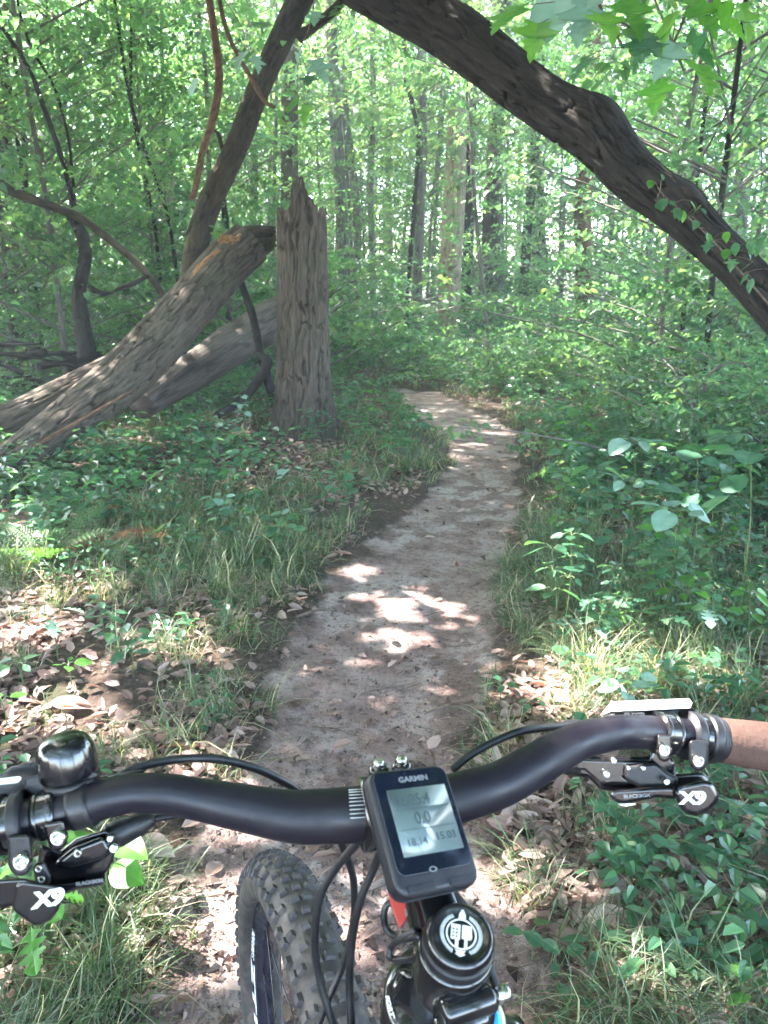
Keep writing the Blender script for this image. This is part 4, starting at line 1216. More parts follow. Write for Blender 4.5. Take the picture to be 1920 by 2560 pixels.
for t in big:
    px, py, h, s, wh, per, lk, lab = t
    herb('leafy_plant', px, py, h, s * (.82 if lk == 'rou' else .9), wh, per, lk, lab)
# smaller leafy plants filling the undergrowth, one by one
for t in range(95):
    right = rp.random() < .68
    for _ in range(20):
        py = rp.uniform(1130, 1640) if right else rp.uniform(1090, 1420)
        px = rp.uniform(1320, 1900) if right else rp.uniform(20, 900)
        g = GH(px, py)
        if path_d(np.array([g.x]), np.array([g.y]))[0] < -.2 and (g - sb).length > .45: break
    hh = rp.uniform(.16, .42) if right else rp.uniform(.1, .3)
    root = herb('leafy_plant', px, py, hh, rp.uniform(.045, .09) if right else rp.uniform(.05, .08), rp.choice([2, 3]), 4, (lk_ := rp.choice(['ov', 'ov', 'mapdark', 'ov', 'bright', 'rou', 'mapdark'] if right else ['ov', 'ov', 'rou', 'silver'])),
         None, 'plant',
         'leafy plants ' + ('right' if right else 'left') + ' of the trail')
    wd_ = ('low ' if hh < .22 else ('tall ' if hh > .34 else 'upright ')) + {'ov': 'oval leaved green', 'mapdark': 'lobed leaf', 'bright': 'bright green', 'rou': 'round leaved', 'silver': 'pale leaved'}[lk_] + ' plant'
    if g.y > 5.5: root['label'] = near_label(wd_, g.x, g.y, .9)
    else:
        de = -float(path_d(np.array([g.x]), np.array([g.y]))[0])
        root['label'] = wd_ + (' at the trail edge' if de < .45 else (' off the trail' if de < .95 else ' deep in the growth')) + (', just beyond the bar' if g.y < 3.1 else (', beside the sun patch' if g.y < 3.8 else (', above the sun patch' if g.y < 4.6 else ', below the bend'))) + (' on the right' if right else ' on the left')
# bottom left: bright leaves close to the camera
gl = GH(60, 2540)
herb('bright_plant', 0, 0, .20, .105, 2, 4, 'brightoak', 'bright green big leaved plant in the bottom left corner', world=(gl.x - .02, gl.y + .10, gl.z), tilt=.2)
herb('bright_plant', 0, 0, .22, .10, 2, 4, 'bright', 'bright green plant under the left shifter', world=(gl.x + .08, gl.y + .24, gl.z), tilt=.2)
# pinnate seedling under the right shifter
def pinnate(px, py, h, n, s, lab):
    g = GH(px, py)
    root = empty('seedling', tuple(g), lab, 'seedling')
    A = Acc()
    for fi, a in enumerate((2.6, 4.0, 5.4, .6)):
        e = Vector((math.cos(a) * .13, math.sin(a) * .13, h)); m_ = Vector((e.x * .35, e.y * .35, h * .85))
        A.tube([(0, 0, 0), tuple(m_), tuple(e)], [.002, .0016, .001], 5, 8, caps=False)
        for j in range(n):
            f = .25 + .75 * j / (n - 1)
            c = m_.lerp(e, f)
            for s2 in (1, -1):
                put_leaf(root, LEAVES['ov'][j % 3], c, a + s2 * 1.1, .05, 0, s * rp.uniform(.8, 1.1))
        put_leaf(root, LEAVES['ov'][1], e, a, .05, 0, s * 1.1)
    Vv = np.vstack(A.V)
    link('stem', mesh_np('stem', Vv, np.vstack(A.F), M['stem'], {'rnd': np.full(len(Vv), .4)}), root)
pinnate(1640, 2150, .10, 4, .042, 'seedling with paired leaflets under the right shifter')
pinnate(1720, 2050, .11, 4, .038, 'seedling with paired leaflets under the brown grip')

# ferns
def frond_mesh(mat, nm='frond'):
    P_, A_, N_, L_ = [], [], [], []
    for j in range(17):
        f = (j + 1) / 18
        ln_ = .26 * math.sin(math.pi * (f * .86 + .12)) ** .8
        c = np.array([f, 0, .35 * f - .55 * f * f])
        for s in (1, -1):
            for q in range(5):
                g_ = (q + .3) / 5
                b = c + np.array([.25 * g_ * ln_, s * g_ * ln_, -.08 * g_ * ln_])
                for s3 in (1, -1):
                    P_.append(b); A_.append([.8 * s3 + .1, s * .5, 0]); N_.append([0, 0, 1]); L_.append(.058 * (1.15 - g_))
    V, Fq, k = leaves_np(np.array(P_), np.array(A_, float), np.array(N_, float), np.array(L_), np.array(L_) * .5, 'rhomb')
    T_ = Acc(); T_.tube([(0, 0, 0), (.3, 0, .055), (.6, 0, .012), (1, 0, -.2)], [.008, .006, .004, .001], 4, 10, caps=False)
    tv_, tf = np.vstack(T_.V), np.vstack(T_.F)
    return mesh_np(nm, np.vstack([V, tv_]), np.vstack([Fq, tf + len(V)]), M[mat], {'rnd': np.concatenate([np.full(len(V), .5), np.full(len(tv_), .9)])}, smooth_=False)
M['leaf_fern'] = leaf_mat('fern_green', (.05, .11, .035), (.065, .13, .04), (.09, .15, .05), trans=.3, rough=.5, objvar=.3)
fr = {'g': frond_mesh('leaf_fern'), 'r': frond_mesh('leaf_rust')}
def fern(px, py, s, n, key, lab, rise=.5):
    g = GH(px, py)
    root = empty('fern', tuple(g), lab, 'fern')
    for j in range(n):
        a = j * 2 * math.pi / n + rp.uniform(-.3, .3)
        o = put_leaf(root, fr[key], (0, 0, .02), a, rise + rp.uniform(-.2, .25), rp.uniform(-.2, .2), s * rp.uniform(.75, 1.1), 'frond')
fern(110, 1420, .42, 7, 'g', 'yellow green fern at the left below the fallen trunk')
fern(20, 1400, .40, 6, 'g', 'shaded green fern cut by the left edge of view')
fern(255, 1370, .34, 4, 'r', 'withered rust coloured fern right of the green fern', .15)
fern(330, 1290, .26, 4, 'r', 'withered rusty fern frond under the fallen trunk', .1)
fern(1830, 1600, .30, 6, 'g', 'green fern among the plants at the right edge')

# dry leaves one can count on the trail
for t in range(85):
    py = rp.uniform(1010, 2500); fpx = rp.random()
    g = GH(960, py)
    l = float(np.interp(g.y, PY, PL)); r_ = float(np.interp(g.y, PY, PR))
    x = l + (r_ - l) * (fpx * fpx if rp.random() < .5 else fpx)
    y = g.y
    z = Hs(x, y)
    o = put_leaf(None, dry[rp.randrange(5)], (x, y, z + .008), rp.uniform(0, 6.28), rp.uniform(-.15, .15), rp.uniform(-.3, .3), rp.uniform(.03, .062), 'dry_leaf')
    zone = 'far stretch' if y > 5 else ('middle stretch' if y > 2.6 else 'near stretch by the wheel')
    tag(o, 'small dry brown leaf lying on the ' + zone + ' of the trail', 'leaf', 'dry leaves on the ' + zone + ' of the trail')
SPL = [(565, 1205, .16, 'curled pale dry oak leaf in grass left of the stump'), (860, 1330, .10, 'pale dry leaf at the left trail edge near the bend'),
       (855, 1395, .12, 'pale lobed dry leaf at the left trail margin'), (270, 1860, .17, 'large tan dry leaf behind the bell'), (300, 1910, .16, 'orange brown dry leaf touching the bar beside the bell'),
       (400, 2130, .10, 'rusty brown dry leaf under the left shifter cable'), (1300, 2060, .10, 'curled tan dry leaf right of the computer'), (1540, 2320, .13, 'pinkish dry leaf standing in grass at the lower right'),
       (1840, 2380, .13, 'tan lobed dry leaf at the lower right'), (770, 1925, .07, 'narrow tan dry leaf on the dirt above the bar'), (50, 1620, .12, 'sunlit dry leaf near the left edge'),
       (180, 1780, .14, 'sunlit pale dry leaf above the bell'), (1880, 2060, .12, 'dry brown leaf below the grip at the right edge')]
for px, py, s, lab in SPL:
    g = GH(px, py)
    o = put_leaf(None, dry[rp.randrange(1, 5)], (g.x - s / 2, g.y, g.z + .03), rp.uniform(-.6, .6), rp.uniform(-.2, .1), rp.uniform(-.4, .4), s, 'dry_leaf')
    tag(o, lab, 'leaf')
# twigs
tw = []
for i in range(4):
    A = Acc(); q = rp.uniform(-.06, .06)
    A.tube([(0, 0, 0), (.3, q, .01), (.65, -q, .0), (1, q * .4, .012)], [.010, .012, .009, .004], 6, 12, caps=False)
    if i > 1: A.tube([(.5, 0, 0), (.68, .12, .02), (.8, .14, .03)], [.006, .005, .002], 4, 5, caps=False)
    tw.append(A.mesh('twig', M['twig']))
for t in range(70):
    py = rp.uniform(1120, 2450)
    g = GH(960, py)
    l = float(np.interp(g.y, PY, PL)) - .1; r_ = float(np.interp(g.y, PY, PR)) + .1
    x = rp.uniform(l, r_); y = g.y
    s = rp.choice([.05, .08, .08, .13, .2])
    o = link('twig', tw[rp.randrange(4)], None, (x, y, Hs(x, y) + .006)); o.rotation_euler = (0, 0, rp.uniform(-.7, .7) + (3.14 if rp.random() < .5 else 0)); o.scale = (s, s, s * .8)
    if s < .1: o.scale = (s, s * 2, s * 1.6)
    zone = 'far stretch' if y > 5 else ('middle stretch' if y > 2.6 else 'near stretch by the wheel')
    tag(o, 'small dark twig lying on the ' + zone + ' of the trail', 'twig', 'twigs on the ' + zone + ' of the trail')
for (a, b, r0, lab) in (((740, 1545), (840, 1530), .006, 'long pale stick at the left margin of the trail'), ((320, 1370), (450, 1310), .008, 'dark fallen stick in the grass right of the rusty fern'),
                        ((400, 1265), (445, 1232), .016, 'short thick grey stick below the fallen trunk'), ((460, 1820), (500, 1690), .004, 'thin curved pale stem above the handlebar left'),
                        ((480, 1335), (520, 1365), .006, 'short pale stick in the left grass'), ((1180, 1760), (1060, 1790), .004, 'thin dark stick across the near trail'),
                        ((800, 1925), (890, 1935), .003, 'thin twig on the dirt just above the bar'), ((40, 1245), (300, 1040), .012, 'thin orange vine stem lying along the fallen trunk')):
    g1, g2 = GH(*a), GH(*b)
    if 'vine' in lab:
        g1, g2 = P(20, 1160, 5.25), P(330, 985, 6.0)
    m_ = (g1 + g2) / 2 + Vector((0, 0, .02))
    A = Acc(); A.tube([g1 + Vector((0, 0, r0)), m_, g2 + Vector((0, 0, r0 * 2))], [r0, r0, r0 * .6], 8, 16, ridge=r0 * .2, freq=4)
    tag(link('stick', A.mesh('stick', M['bark_orange'] if 'vine' in lab else M['twig'], tuple(g1)), None, tuple(g1)), lab, 'stick')

# overhanging maple sprays near the camera (top right) and the pale leaves left of the arch
def maple_branch(nm, pts, leaves, lab, r0=.006):
    W = [P(*p) for p in pts]
    root = empty(nm, tuple(W[0]), lab, 'branch')
    A = Acc(); A.tube([w_ - W[0] for w_ in W], [r0, r0 * .7, r0 * .4], 6, 24, caps=False)
    for (px, py, d, s, key, a) in leaves:
        e = P(px, py, d)
        # nearest point on the branch
        q = min((W[0].lerp(W[1], f) if g_ == 0 else W[1].lerp(W[-1], f) for g_ in (0, 1) for f in (0, .25, .5, .75, 1)), key=lambda v: (v - e).length)
        A.tube([q - W[0], (q + e) / 2 - W[0] + Vector((0, 0, .01)), e - W[0]], [.002, .0016, .0012], 4, 5, caps=False)
        put_leaf(root, LEAVES[key][rp.randrange(3)], e - W[0], a, rp.uniform(-1.1, -.5), rp.uniform(-.5, .5), s)
    Vv = np.vstack(A.V)
    link('twigs', mesh_np('twigs', Vv, np.vstack(A.F), M['twig'], {'bk': Vv, 'ridge': np.ones(len(Vv))}), root)
maple_branch('maple_branch', [(1480, -160, 2.6), (1500, 10, 2.5), (1560, 120, 2.4)],
    [(1300, 15, 2.5, .17, 'maple', 3.9), (1345, 60, 2.5, .15, 'maple', 4.4), (1400, -20, 2.5, .16, 'silver', 4.0), (1470, 0, 2.45, .17, 'mapsilver', 4.2), (1500, 35, 2.4, .15, 'maple', 4.9),
     (1560, -10, 2.4, .16, 'maple', 5.2), (1470, 140, 2.4, .10, 'mapdark', 3.6), (1600, 60, 2.4, .12, 'mapdark', 4.4)], 'overhanging maple twig with broad leaves at the top right', .007)
maple_branch('maple_branch', [(1760, -160, 2.6), (1720, 20, 2.5), (1640, 200, 2.4)],
    [(1690, 30, 2.4, .17, 'maple', 3.7), (1730, 0, 2.4, .15, 'maple', 5.4), (1610, 95, 2.4, .14, 'mapdark', 4.4), (1690, 110, 2.4, .14, 'mapsilver', 3.9), (1770, 130, 2.4, .11, 'maple', 5.3),
     (1740, 160, 2.35, .17, 'maple', 4.8), (1720, 90, 2.4, .13, 'mapdark', 5.9), (1650, 200, 2.4, .12, 'maple', 4.2), (1780, 20, 2.4, .15, 'maple', 5.8), (1850, 10, 2.45, .13, 'maple', 5.6)],
    'drooping maple twig with backlit green leaves above the arch at right', .007)
maple_branch('maple_branch', [(800, -90, 4.0), (775, 60, 3.9), (745, 130, 3.9)],
    [(790, 30, 3.9, .10, 'mapsilver', 4.6), (755, 130, 3.9, .16, 'mapsilver', 3.7), (790, 150, 3.9, .14, 'mapsilver', 5.4), (775, 190, 3.9, .10, 'mapdark', 4.6), (745, 245, 3.9, .11, 'bright', 4.0), (770, 262, 3.9, .12, 'maple', 4.4)],
    'maple twig with leaves coloured pale for sheen hanging between leaning trunk and arch', .005)
maple_branch('maple_branch', [(520, -60, 5.0), (600, 60, 5.0), (618, 130, 5.0)],
    [(612, 130, 5.0, .16, 'mapsilver', 4.2), (640, 140, 5.0, .12, 'mapsilver', 5.2), (490, 195, 5.0, .12, 'silver', 4.0), (660, 55, 5.0, .13, 'mapdark', 4.8)],
    'thin twig with pale lobed leaves left of the leaning trunk', .004)
maple_branch('maple_branch', [(1930, 770, 3.6), (1780, 600, 3.5), (1650, 480, 3.45)],
    [(1640 + q * 11 + rp.uniform(-25, 25), 470 + q * 9.5 + rp.uniform(-55, 30), 3.45 - q * .004, rp.uniform(.035, .07), rp.choice(['bright', 'ov', 'mapdark', 'ov']), rp.uniform(2.6, 5.6)) for q in range(26)], 'green leafy sprigs growing from the lower part of the arching trunk', .005)

# ================================================================== THE BICYCLE
def bev(o, w_, seg=3):
    b = o.modifiers.new('Bevel', 'BEVEL'); b.width = w_; b.segments = seg; b.limit_method = 'ANGLE'; b.angle_limit = R(35)
    b.harden_normals = True
    return o
def pymesh(name, V, Fc, mat, smooth_=True):
    me = bpy.data.meshes.new(name)
    me.from_pydata([tuple(v) for v in V], [], Fc)
    me.polygons.foreach_set('use_smooth', [smooth_] * len(me.polygons))
    me.update()
    me.materials.append(mat)
    return me
h = Vector((-math.sin(R(19.9)), math.cos(R(19.9)), 0))
nL = Vector((-h.y, h.x, 0))
Zv = Vector((0, 0, 1))
capC = P(1150, 2345, .40)
steer_up = (Zv * math.sin(R(70)) - h * math.cos(R(70))).normalized()
axle = Vector((capC.x, capC.y, 0)) + h * .293
axle.z = .374
RW = .3635
bike_org = Vector((axle.x, axle.y, Hs(axle.x, axle.y)))
bike = empty('mountain_bike', tuple(bike_org), 'black mountain bike seen from the saddle, front wheel turned left', 'bicycle')
def BP(name, me, parent=None):
    """me in world coordinates; shift to the bike's origin"""
    me.transform(Matrix.Translation(-bike_org))
    return link(name, me, parent or bike)
def tubeobj(name, pts, rad, mat, ns=20, nr=60, parent=None, caps=True, **kw):
    V, Fq, bk, rd = tube_np([tuple(p) for p in pts], rad, ns, nr, caps=caps, **kw)
    return BP(name, mesh_np(name, V, Fq, mat), parent)
def prism(name, pts, depth_vec, mat, parent=None, b=.001, seg=3):
    n = len(pts)
    V = list(pts) + [p + depth_vec for p in pts]
    Fc = [list(range(n))[::-1], list(range(n, 2 * n))] + [[i, (i + 1) % n, n + (i + 1) % n, n + i] for i in range(n)]
    a = (pts[1] - pts[0]).cross(pts[2] - pts[1])
    me = pymesh(name, V, Fc, mat)
    import bmesh
    bm = bmesh.new(); bm.from_mesh(me); bmesh.ops.recalc_face_normals(bm, faces=bm.faces); bm.to_mesh(me); bm.free()
    o = BP(name, me, parent)
    if b: bev(o, b, seg)
    return o
def slab(name, pxs, d, thick, mat, parent=None, b=.0015, tilt=None, seg=3):
    """solid plate whose face follows picture points at distance d (or per-point distance)"""
    pts = [P(p[0], p[1], (p[2] if len(p) > 2 else d)) for p in pxs]
    c = sum(pts, Vector()) / len(pts)
    view = (c - Vector((0, 0, CAM_Z))).normalized()
    return prism(name, pts, view * thick, mat, parent, b, seg)
def cyl(name, p0, p1, r, mat, parent=None, ns=24, r1=None, b=.0):
    n_ = 2
    V, Fq, bk, rd = tube_np([tuple(p0), tuple(p1)], [r, r if r1 is None else r1], ns, 2)
    me = mesh_np(name, V, Fq, mat)
    o = BP(name, me, parent)
    if b: bev(o, b, 2)
    else:
        me.polygons.foreach_set('use_smooth', [False] * len(me.polygons))
        bev(o, r * .08, 2)
        me.polygons.foreach_set('use_smooth', [True] * len(me.polygons))
    return o
def lathe(name, prof, o_, axis, mat, parent=None, ns=48, bump=None):
    axis = axis.normalized()
    x = axis.orthogonal().normalized(); y = axis.cross(x)
    V = []; Fc = []
    for (r, hh) in prof:
        for j in range(ns):
            a = 2 * math.pi * j / ns
            rr = r * (bump(a, hh) if bump else 1)
            V.append(o_ + axis * hh + x * (rr * math.cos(a)) + y * (rr * math.sin(a)))
    for i in range(len(prof) - 1):
        for j in range(ns):
            Fc.append([i * ns + j, i * ns + (j + 1) % ns, (i + 1) * ns + (j + 1) % ns, (i + 1) * ns + j])
    return BP(name, pymesh(name, V, Fc, mat), parent)
def text(name, s, origin, xd, yd, size, mat, parent=None, bold=.0, sx=1., shear=0., org=None, align='CENTER', ext=.00015, spacing=1.):
    cu = bpy.data.curves.new(name, 'FONT')
    cu.body = s; cu.size = size; cu.extrude = ext; cu.offset = bold; cu.shear = shear
    cu.align_x = align; cu.align_y = 'CENTER'; cu.space_character = spacing
    cu.resolution_u = 4
    cu.materials.append(mat)
    o_ = bpy.data.objects.new(name, cu)
    me = bpy.data.meshes.new_from_object(o_)
    bpy.data.objects.remove(o_)
    o = bpy.data.objects.new(name, me)
    col.objects.link(o)
    xd = xd.normalized(); yd = (yd - xd * yd.dot(xd)).normalized(); zd = xd.cross(yd)
    m_ = Matrix(((xd.x, yd.x, zd.x, 0), (xd.y, yd.y, zd.y, 0), (xd.z, yd.z, zd.z, 0), (0, 0, 0, 1))).to_4x4()
    base = org if org is not None else bike_org
    m_.translation = origin - base
    o.parent = parent or bike
    o.matrix_local = m_ @ Matrix.Diagonal((sx, 1, 1, 1))
    return o
camR = Vector((1, 0, 0)); camU = Vector((0, SP, CP)); camB = Vector((0, -CP, SP))   # picture right, up, toward the viewer

# ---- handlebar
bar_px = [(-120, 2080, .440, .0105), (0, 2062, .443, .0105), (127, 2035, .446, .0107), (211, 2014, .447, .0108), (270, 1995, .448, .0108), (337, 1983, .45, .0108), (422, 1985, .452, .0110), (506, 2000, .455, .0116), (591, 2016, .457, .0128),
          (696, 2036, .459, .0140), (760, 2042, .46, .0149), (870, 2037, .462, .0155), (960, 2030, .465, .0158), (1060, 2018, .47, .0158), (1165, 1988, .476, .0142), (1248, 1962, .485, .0136),
          (1322, 1922, .496, .0133), (1397, 1878, .507, .0125), (1446, 1854, .515, .0118), (1495, 1840, .523, .0114), (1545, 1831, .531, .0112), (1594, 1830, .54, .0112),
          (1644, 1832, .547, .0112), (1718, 1838, .556, .0112), (1800, 1850, .562, .0112), (1930, 1868, .568, .0112), (2060, 1885, .57, .0112)]
BAR = [P(a, b, c) for a, b, c, d in bar_px]
barC = catmull([tuple(v) for v in BAR], 400)
bar_o = tubeobj('handlebar', BAR, [d for *_, d in bar_px], M['black_bar'], 40, 400)
bar_o['label'] = 'matte black riser handlebar'
def barpt(px):
    pr = [proj(c)[0] for c in barC]
    i = int(np.argmin(np.abs(np.array(pr) - px)))
    i = min(max(i, 2), len(barC) - 3)
    t = Vector(barC[i + 2] - barC[i - 2]).normalized()
    return Vector(barC[i]), t
def collar(name, px0, px1, r, mat, parent=None, r1=None, nr=6):
    a, _ = barpt(px0); b, _ = barpt(px1)
    m_, _ = barpt((px0 + px1) / 2)
    return tubeobj(name, [a, m_, b], [r, r, r1 or r], mat, 36, nr, parent)
# scale marks by the clamp
sc_root = None
A = Acc()
for i in range(9):
    ang = R(78 - i * 8)
    a, t = barpt(872); b, _ = barpt(912)
    up = camB.cross(t).normalized() * -1
    if up.dot(camU) < 0: up = -up
    out = t.cross(up).normalized()
    if out.dot(camB) < 0: out = -out
    v = (up * math.sin(ang) + out * math.cos(ang)) * .01575
    A.tube([tuple(a + v), tuple(b + v * 1.004)], [.0002, .0002], 4, 2)
BP('scale_marks', A.mesh('scale_marks', M['white_print']), bar_o)

# ---- grip at the right
a0, _ = barpt(1795)
gp = [barpt(x)[0] for x in (1795, 1850, 1930, 2040)]
gr_ = tubeobj('grip', gp, [.0152, .0160, .0170, .0178], M['grip'], 48, 80, ridge=.0003, freq=40, vfreq=300)
gr_['label'] = 'brown textured grip at the right end'
collar('grip_collar', 1768, 1797, .0150, M['satin_black'], gr_)
collar('grip_collar', 1776, 1788, .0165, M['satin_black'], gr_)

# ---- bolts
def bolt(c, r, parent, tow=None, name='bolt', depth=.004):
    tow = (tow or camB).normalized()
    o = lathe(name, [(r * .001, -depth), (r, -depth), (r, 0), (r * .86, r * .22), (r * .62, r * .24), (r * .50, -.0004), (r * .45, -r * .6), (r * .001, -r * .62)], c, tow, M['steel'], parent, 24)
    return o

# ---- right controls
rb = empty('brake_lever', (0, 0, 0)); rb.parent = bike; rb['label'] = 'right brake clamp and reservoir with lid painted in sky glare'
# reservoir block behind/above the bar with a lid whitened for its sky reflection
slab('reservoir', [(1478, 1806), (1528, 1782), (1700, 1768), (1742, 1772), (1762, 1798), (1760, 1850), (1480, 1852)], .566, .016, M['satin_black'], rb, .003)
slab('reservoir_lid', [(1500, 1789, .548), (1527, 1754, .566), (1724, 1746, .572), (1731, 1757, .566), (1727, 1770, .556), (1528, 1780, .549)], .55, .004, M['sky_glare_lid'], rb, .0015)
slab('lid_ridge', [(1535, 1762, .556), (1720, 1751, .563), (1722, 1755, .56), (1536, 1768, .553)], .55, .003, M['sky_glare_lid'], rb, .0006)
text('lettering', 'ELIXIR', P(1587, 1786.5, .5475), P(1620, 1786, .5475) - P(1560, 1787, .5475), camU, .0027, M['grey_print'], rb, bold=.0001, sx=1.9)
def clamp(px0, px1, r, boltpx, boltd, parent, slotted=False, tail=None):
    wdt = px1 - px0
    if slotted:
        collar('clamp_ring', px0, px0 + wdt * .32, r, M['satin_black'], parent)
        collar('clamp_ring', px1 - wdt * .32, px1, r, M['satin_black'], parent)
        collar('clamp_inner', px0 + wdt * .3, px1 - wdt * .3, r * .88, M['gloss_black'], parent)
    else:
        collar('clamp_ring', px0, px1, r, M['gloss_black'], parent)
        collar('clamp_rib', px0 + wdt * .08, px0 + wdt * .2, r * 1.06, M['gloss_black'], parent)
        collar('clamp_rib', px1 - wdt * .2, px1 - wdt * .08, r * 1.06, M['gloss_black'], parent)
clamp(1640, 1682, .0134, None, 0, rb)
slab('clamp_ear', [(1641, 1835), (1681, 1835), (1682, 1882), (1676, 1899), (1661, 1907), (1646, 1899), (1640, 1882)], .530, .012, M['gloss_black'], rb, .003)
bolt(P(1661, 1877, .526), .0040, rb)
rs_ = empty('shifter', (0, 0, 0)); rs_.parent = bike; rs_['label'] = 'right shifter with white X9 lettering'
clamp(1712, 1778, .0168, None, 0, rs_, True)
slab('clamp_ear', [(1722, 1850), (1772, 1850), (1771, 1905), (1764, 1922), (1746, 1931), (1729, 1922), (1722, 1905)], .535, .014, M['satin_black'], rs_, .004)
bolt(P(1746, 1904, .531), .0040, rs_)
slab('shifter_body', [(1390, 1893), (1500, 1890), (1622, 1892), (1640, 1850), (1690, 1905), (1690, 1935), (1760, 1930), (1780, 1955), (1740, 1975), (1600, 1985), (1500, 1975), (1470, 1945), (1395, 1934)], .56, .018, M['gloss_black'], rs_, .003)
slab('shifter_body_panel', [(1440, 1898), (1530, 1902), (1628, 1905), (1630, 1930), (1560, 1942), (1580, 1960), (1500, 1958), (1462, 1925), (1440, 1925)], .552, .010, M['gloss_black'], rs_, .003)
slab('shifter_body_cover', [(1560, 1915), (1640, 1905), (1672, 1932), (1700, 1945), (1690, 1968), (1600, 1970), (1560, 1950)], .548, .012, M['satin_black'], rs_, .004)
tubeobj('barrel_adjuster', [P(1385, 1912, .565), P(1410, 1911, .562), P(1450, 1910, .56)], [.0042, .0066, .0066], M['gloss_black'], 16, 12, rs_, ridge=.0006, freq=12, vfreq=1)
slab('lever_arm', [(1521, 1985), (1540, 1975), (1640, 1969), (1690, 1968), (1720, 1980), (1712, 2000), (1640, 1994), (1600, 2003), (1560, 2010), (1535, 2005)], .543, .008, M['gloss_black'], rs_, .0025)
slab('lever_paddle', [(1684, 1984), (1700, 1962), (1760, 1950), (1782, 1955), (1794, 1975), (1800, 1992), (1792, 2012), (1772, 2030), (1742, 2042), (1716, 2036), (1697, 2018)], .538, .014, M['gloss_black'], rs_, .0045, seg=4)
text('lettering', 'X9', P(1733, 1996, .5373), P(1760, 1996, .537) - P(1700, 1996, .537), camU, .0115, M['white_print'], rs_, bold=.00055, sx=1.28, spacing=.92)
text('lettering', 'BLACKBOX', P(1592, 1990, .5423), P(1620, 1987, .54) - P(1560, 1991, .54), camU, .0030, M['grey_print'], rs_, bold=.0001, sx=1.15)
slab('thumb_pad', [(1545, 2008), (1590, 2006), (1592, 2014), (1565, 2020), (1548, 2016)], .56, .006, M['steel'], rs_, .002)
for (x, y, r) in ((1517, 1937, .0022), (1667, 1955, .0021), (1609, 1921, .0016), (1572, 1921, .0014), (1535, 1902, .002)):
    bolt(P(x, y, .541 if x > 1600 else .5475), r, rs_)

# ---- left controls
lb = empty('brake_lever', (0, 0, 0)); lb.parent = bike; lb['label'] = 'left brake clamp'
clamp(92, 150, .0126, None, 0, lb)
slab('clamp_ear', [(108, 2060), (160, 2050), (168, 2090), (168, 2108), (158, 2124), (140, 2130), (124, 2120), (117, 2100)], .430, .012, M['gloss_black'], lb, .003)
bolt(P(144, 2096, .4265), .0042, lb)
slab('reservoir', [(8, 1934), (28, 1916), (88, 1904), (150, 1918), (150, 1950), (235, 1928), (248, 1915), (252, 1930), (240, 1943), (150, 1968), (84, 1988), (30, 1990), (-30, 2010), (-30, 1945)], .462, .014, M['satin_black'], lb, .003)
slab('bell_arm', [(60, 1945), (100, 1935), (110, 1960), (240, 1926), (250, 1938), (240, 1948), (150, 1972), (80, 1990), (62, 1975)], .450, .010, M['satin_black'], lb, .003)
slab('reservoir_lid', [(-30, 1950), (52, 1940), (55, 1948), (44, 1958), (-30, 1966)], .446, .006, M['sky_glare_lid'], lb, .0015)
collar('grip_collar', 182, 232, .0120, M['satin_black'], bar_o)
ls_ = empty('shifter', (0, 0, 0)); ls_.parent = bike; ls_['label'] = 'left shifter with white X9 lettering'
clamp(-6, 62, .0162, None, 0, ls_, True)
slab('clamp_ear', [(18, 2090), (74, 2085), (82, 2140), (82, 2168), (68, 2188), (46, 2192), (28, 2182), (20, 2160)], .425, .014, M['satin_black'], ls_, .004)
bolt(P(52, 2157, .4205), .0044, ls_)
slab('shifter_body', [(100, 2110), (150, 2128), (190, 2095), (262, 2074), (276, 2080), (292, 2122), (280, 2160), (264, 2185), (262, 2205), (150, 2230), (120, 2220), (90, 2180)], .452, .02, M['gloss_black'], ls_, .004)
slab('shifter_body_panel', [(180, 2120), (262, 2088), (282, 2124), (262, 2150), (180, 2175), (130, 2160)], .444, .010, M['gloss_black'], ls_, .004)
slab('shifter_body_cover', [(80, 2160), (110, 2150), (130, 2190), (125, 2215), (90, 2215)], .436, .012, M['satin_black'], ls_, .003)
tubeobj('barrel_adjuster', [P(270, 2095, .458), P(300, 2082, .46), P(345, 2062, .462), P(385, 2045, .464)], [.0075, .0078, .0066, .0038], M['satin_black'], 18, 20, ls_)
slab('lever_arm', [(-30, 2200), (60, 2195), (130, 2212), (262, 2192), (262, 2212), (190, 2226), (120, 2250), (60, 2262), (-30, 2274)], .446, .008, M['gloss_black'], ls_, .0025)
slab('lever_paddle', [(38, 2212), (55, 2203), (150, 2215), (157, 2222), (156, 2250), (146, 2276), (128, 2300), (104, 2312), (86, 2314), (66, 2302), (28, 2272), (34, 2240)], .425, .014, M['gloss_black'], ls_, .005, seg=4)
text('lettering', 'X9', P(118, 2248, .4243), Vector((math.cos(R(10)), 0, 0)) + camU * math.sin(R(10)), camU, .0112, M['white_print'], ls_, bold=.00055, sx=1.22, shear=.25, spacing=.92)
text('lettering', 'BLACKBOX', P(224, 2206, .4440), Vector((math.cos(R(8)), 0, 0)) + camU * math.sin(R(8)), camU, .0026, M['grey_print'], ls_, bold=.0001, sx=1.15)
for (x, y, r, d) in ((194, 2134, .0022, .4435), (284, 2122, .0024, .442), (103, 2199, .0020, .4355), (275, 2098, .0018, .4435), (96, 2172, .002, .4355)):
    bolt(P(x, y, d), r, ls_)

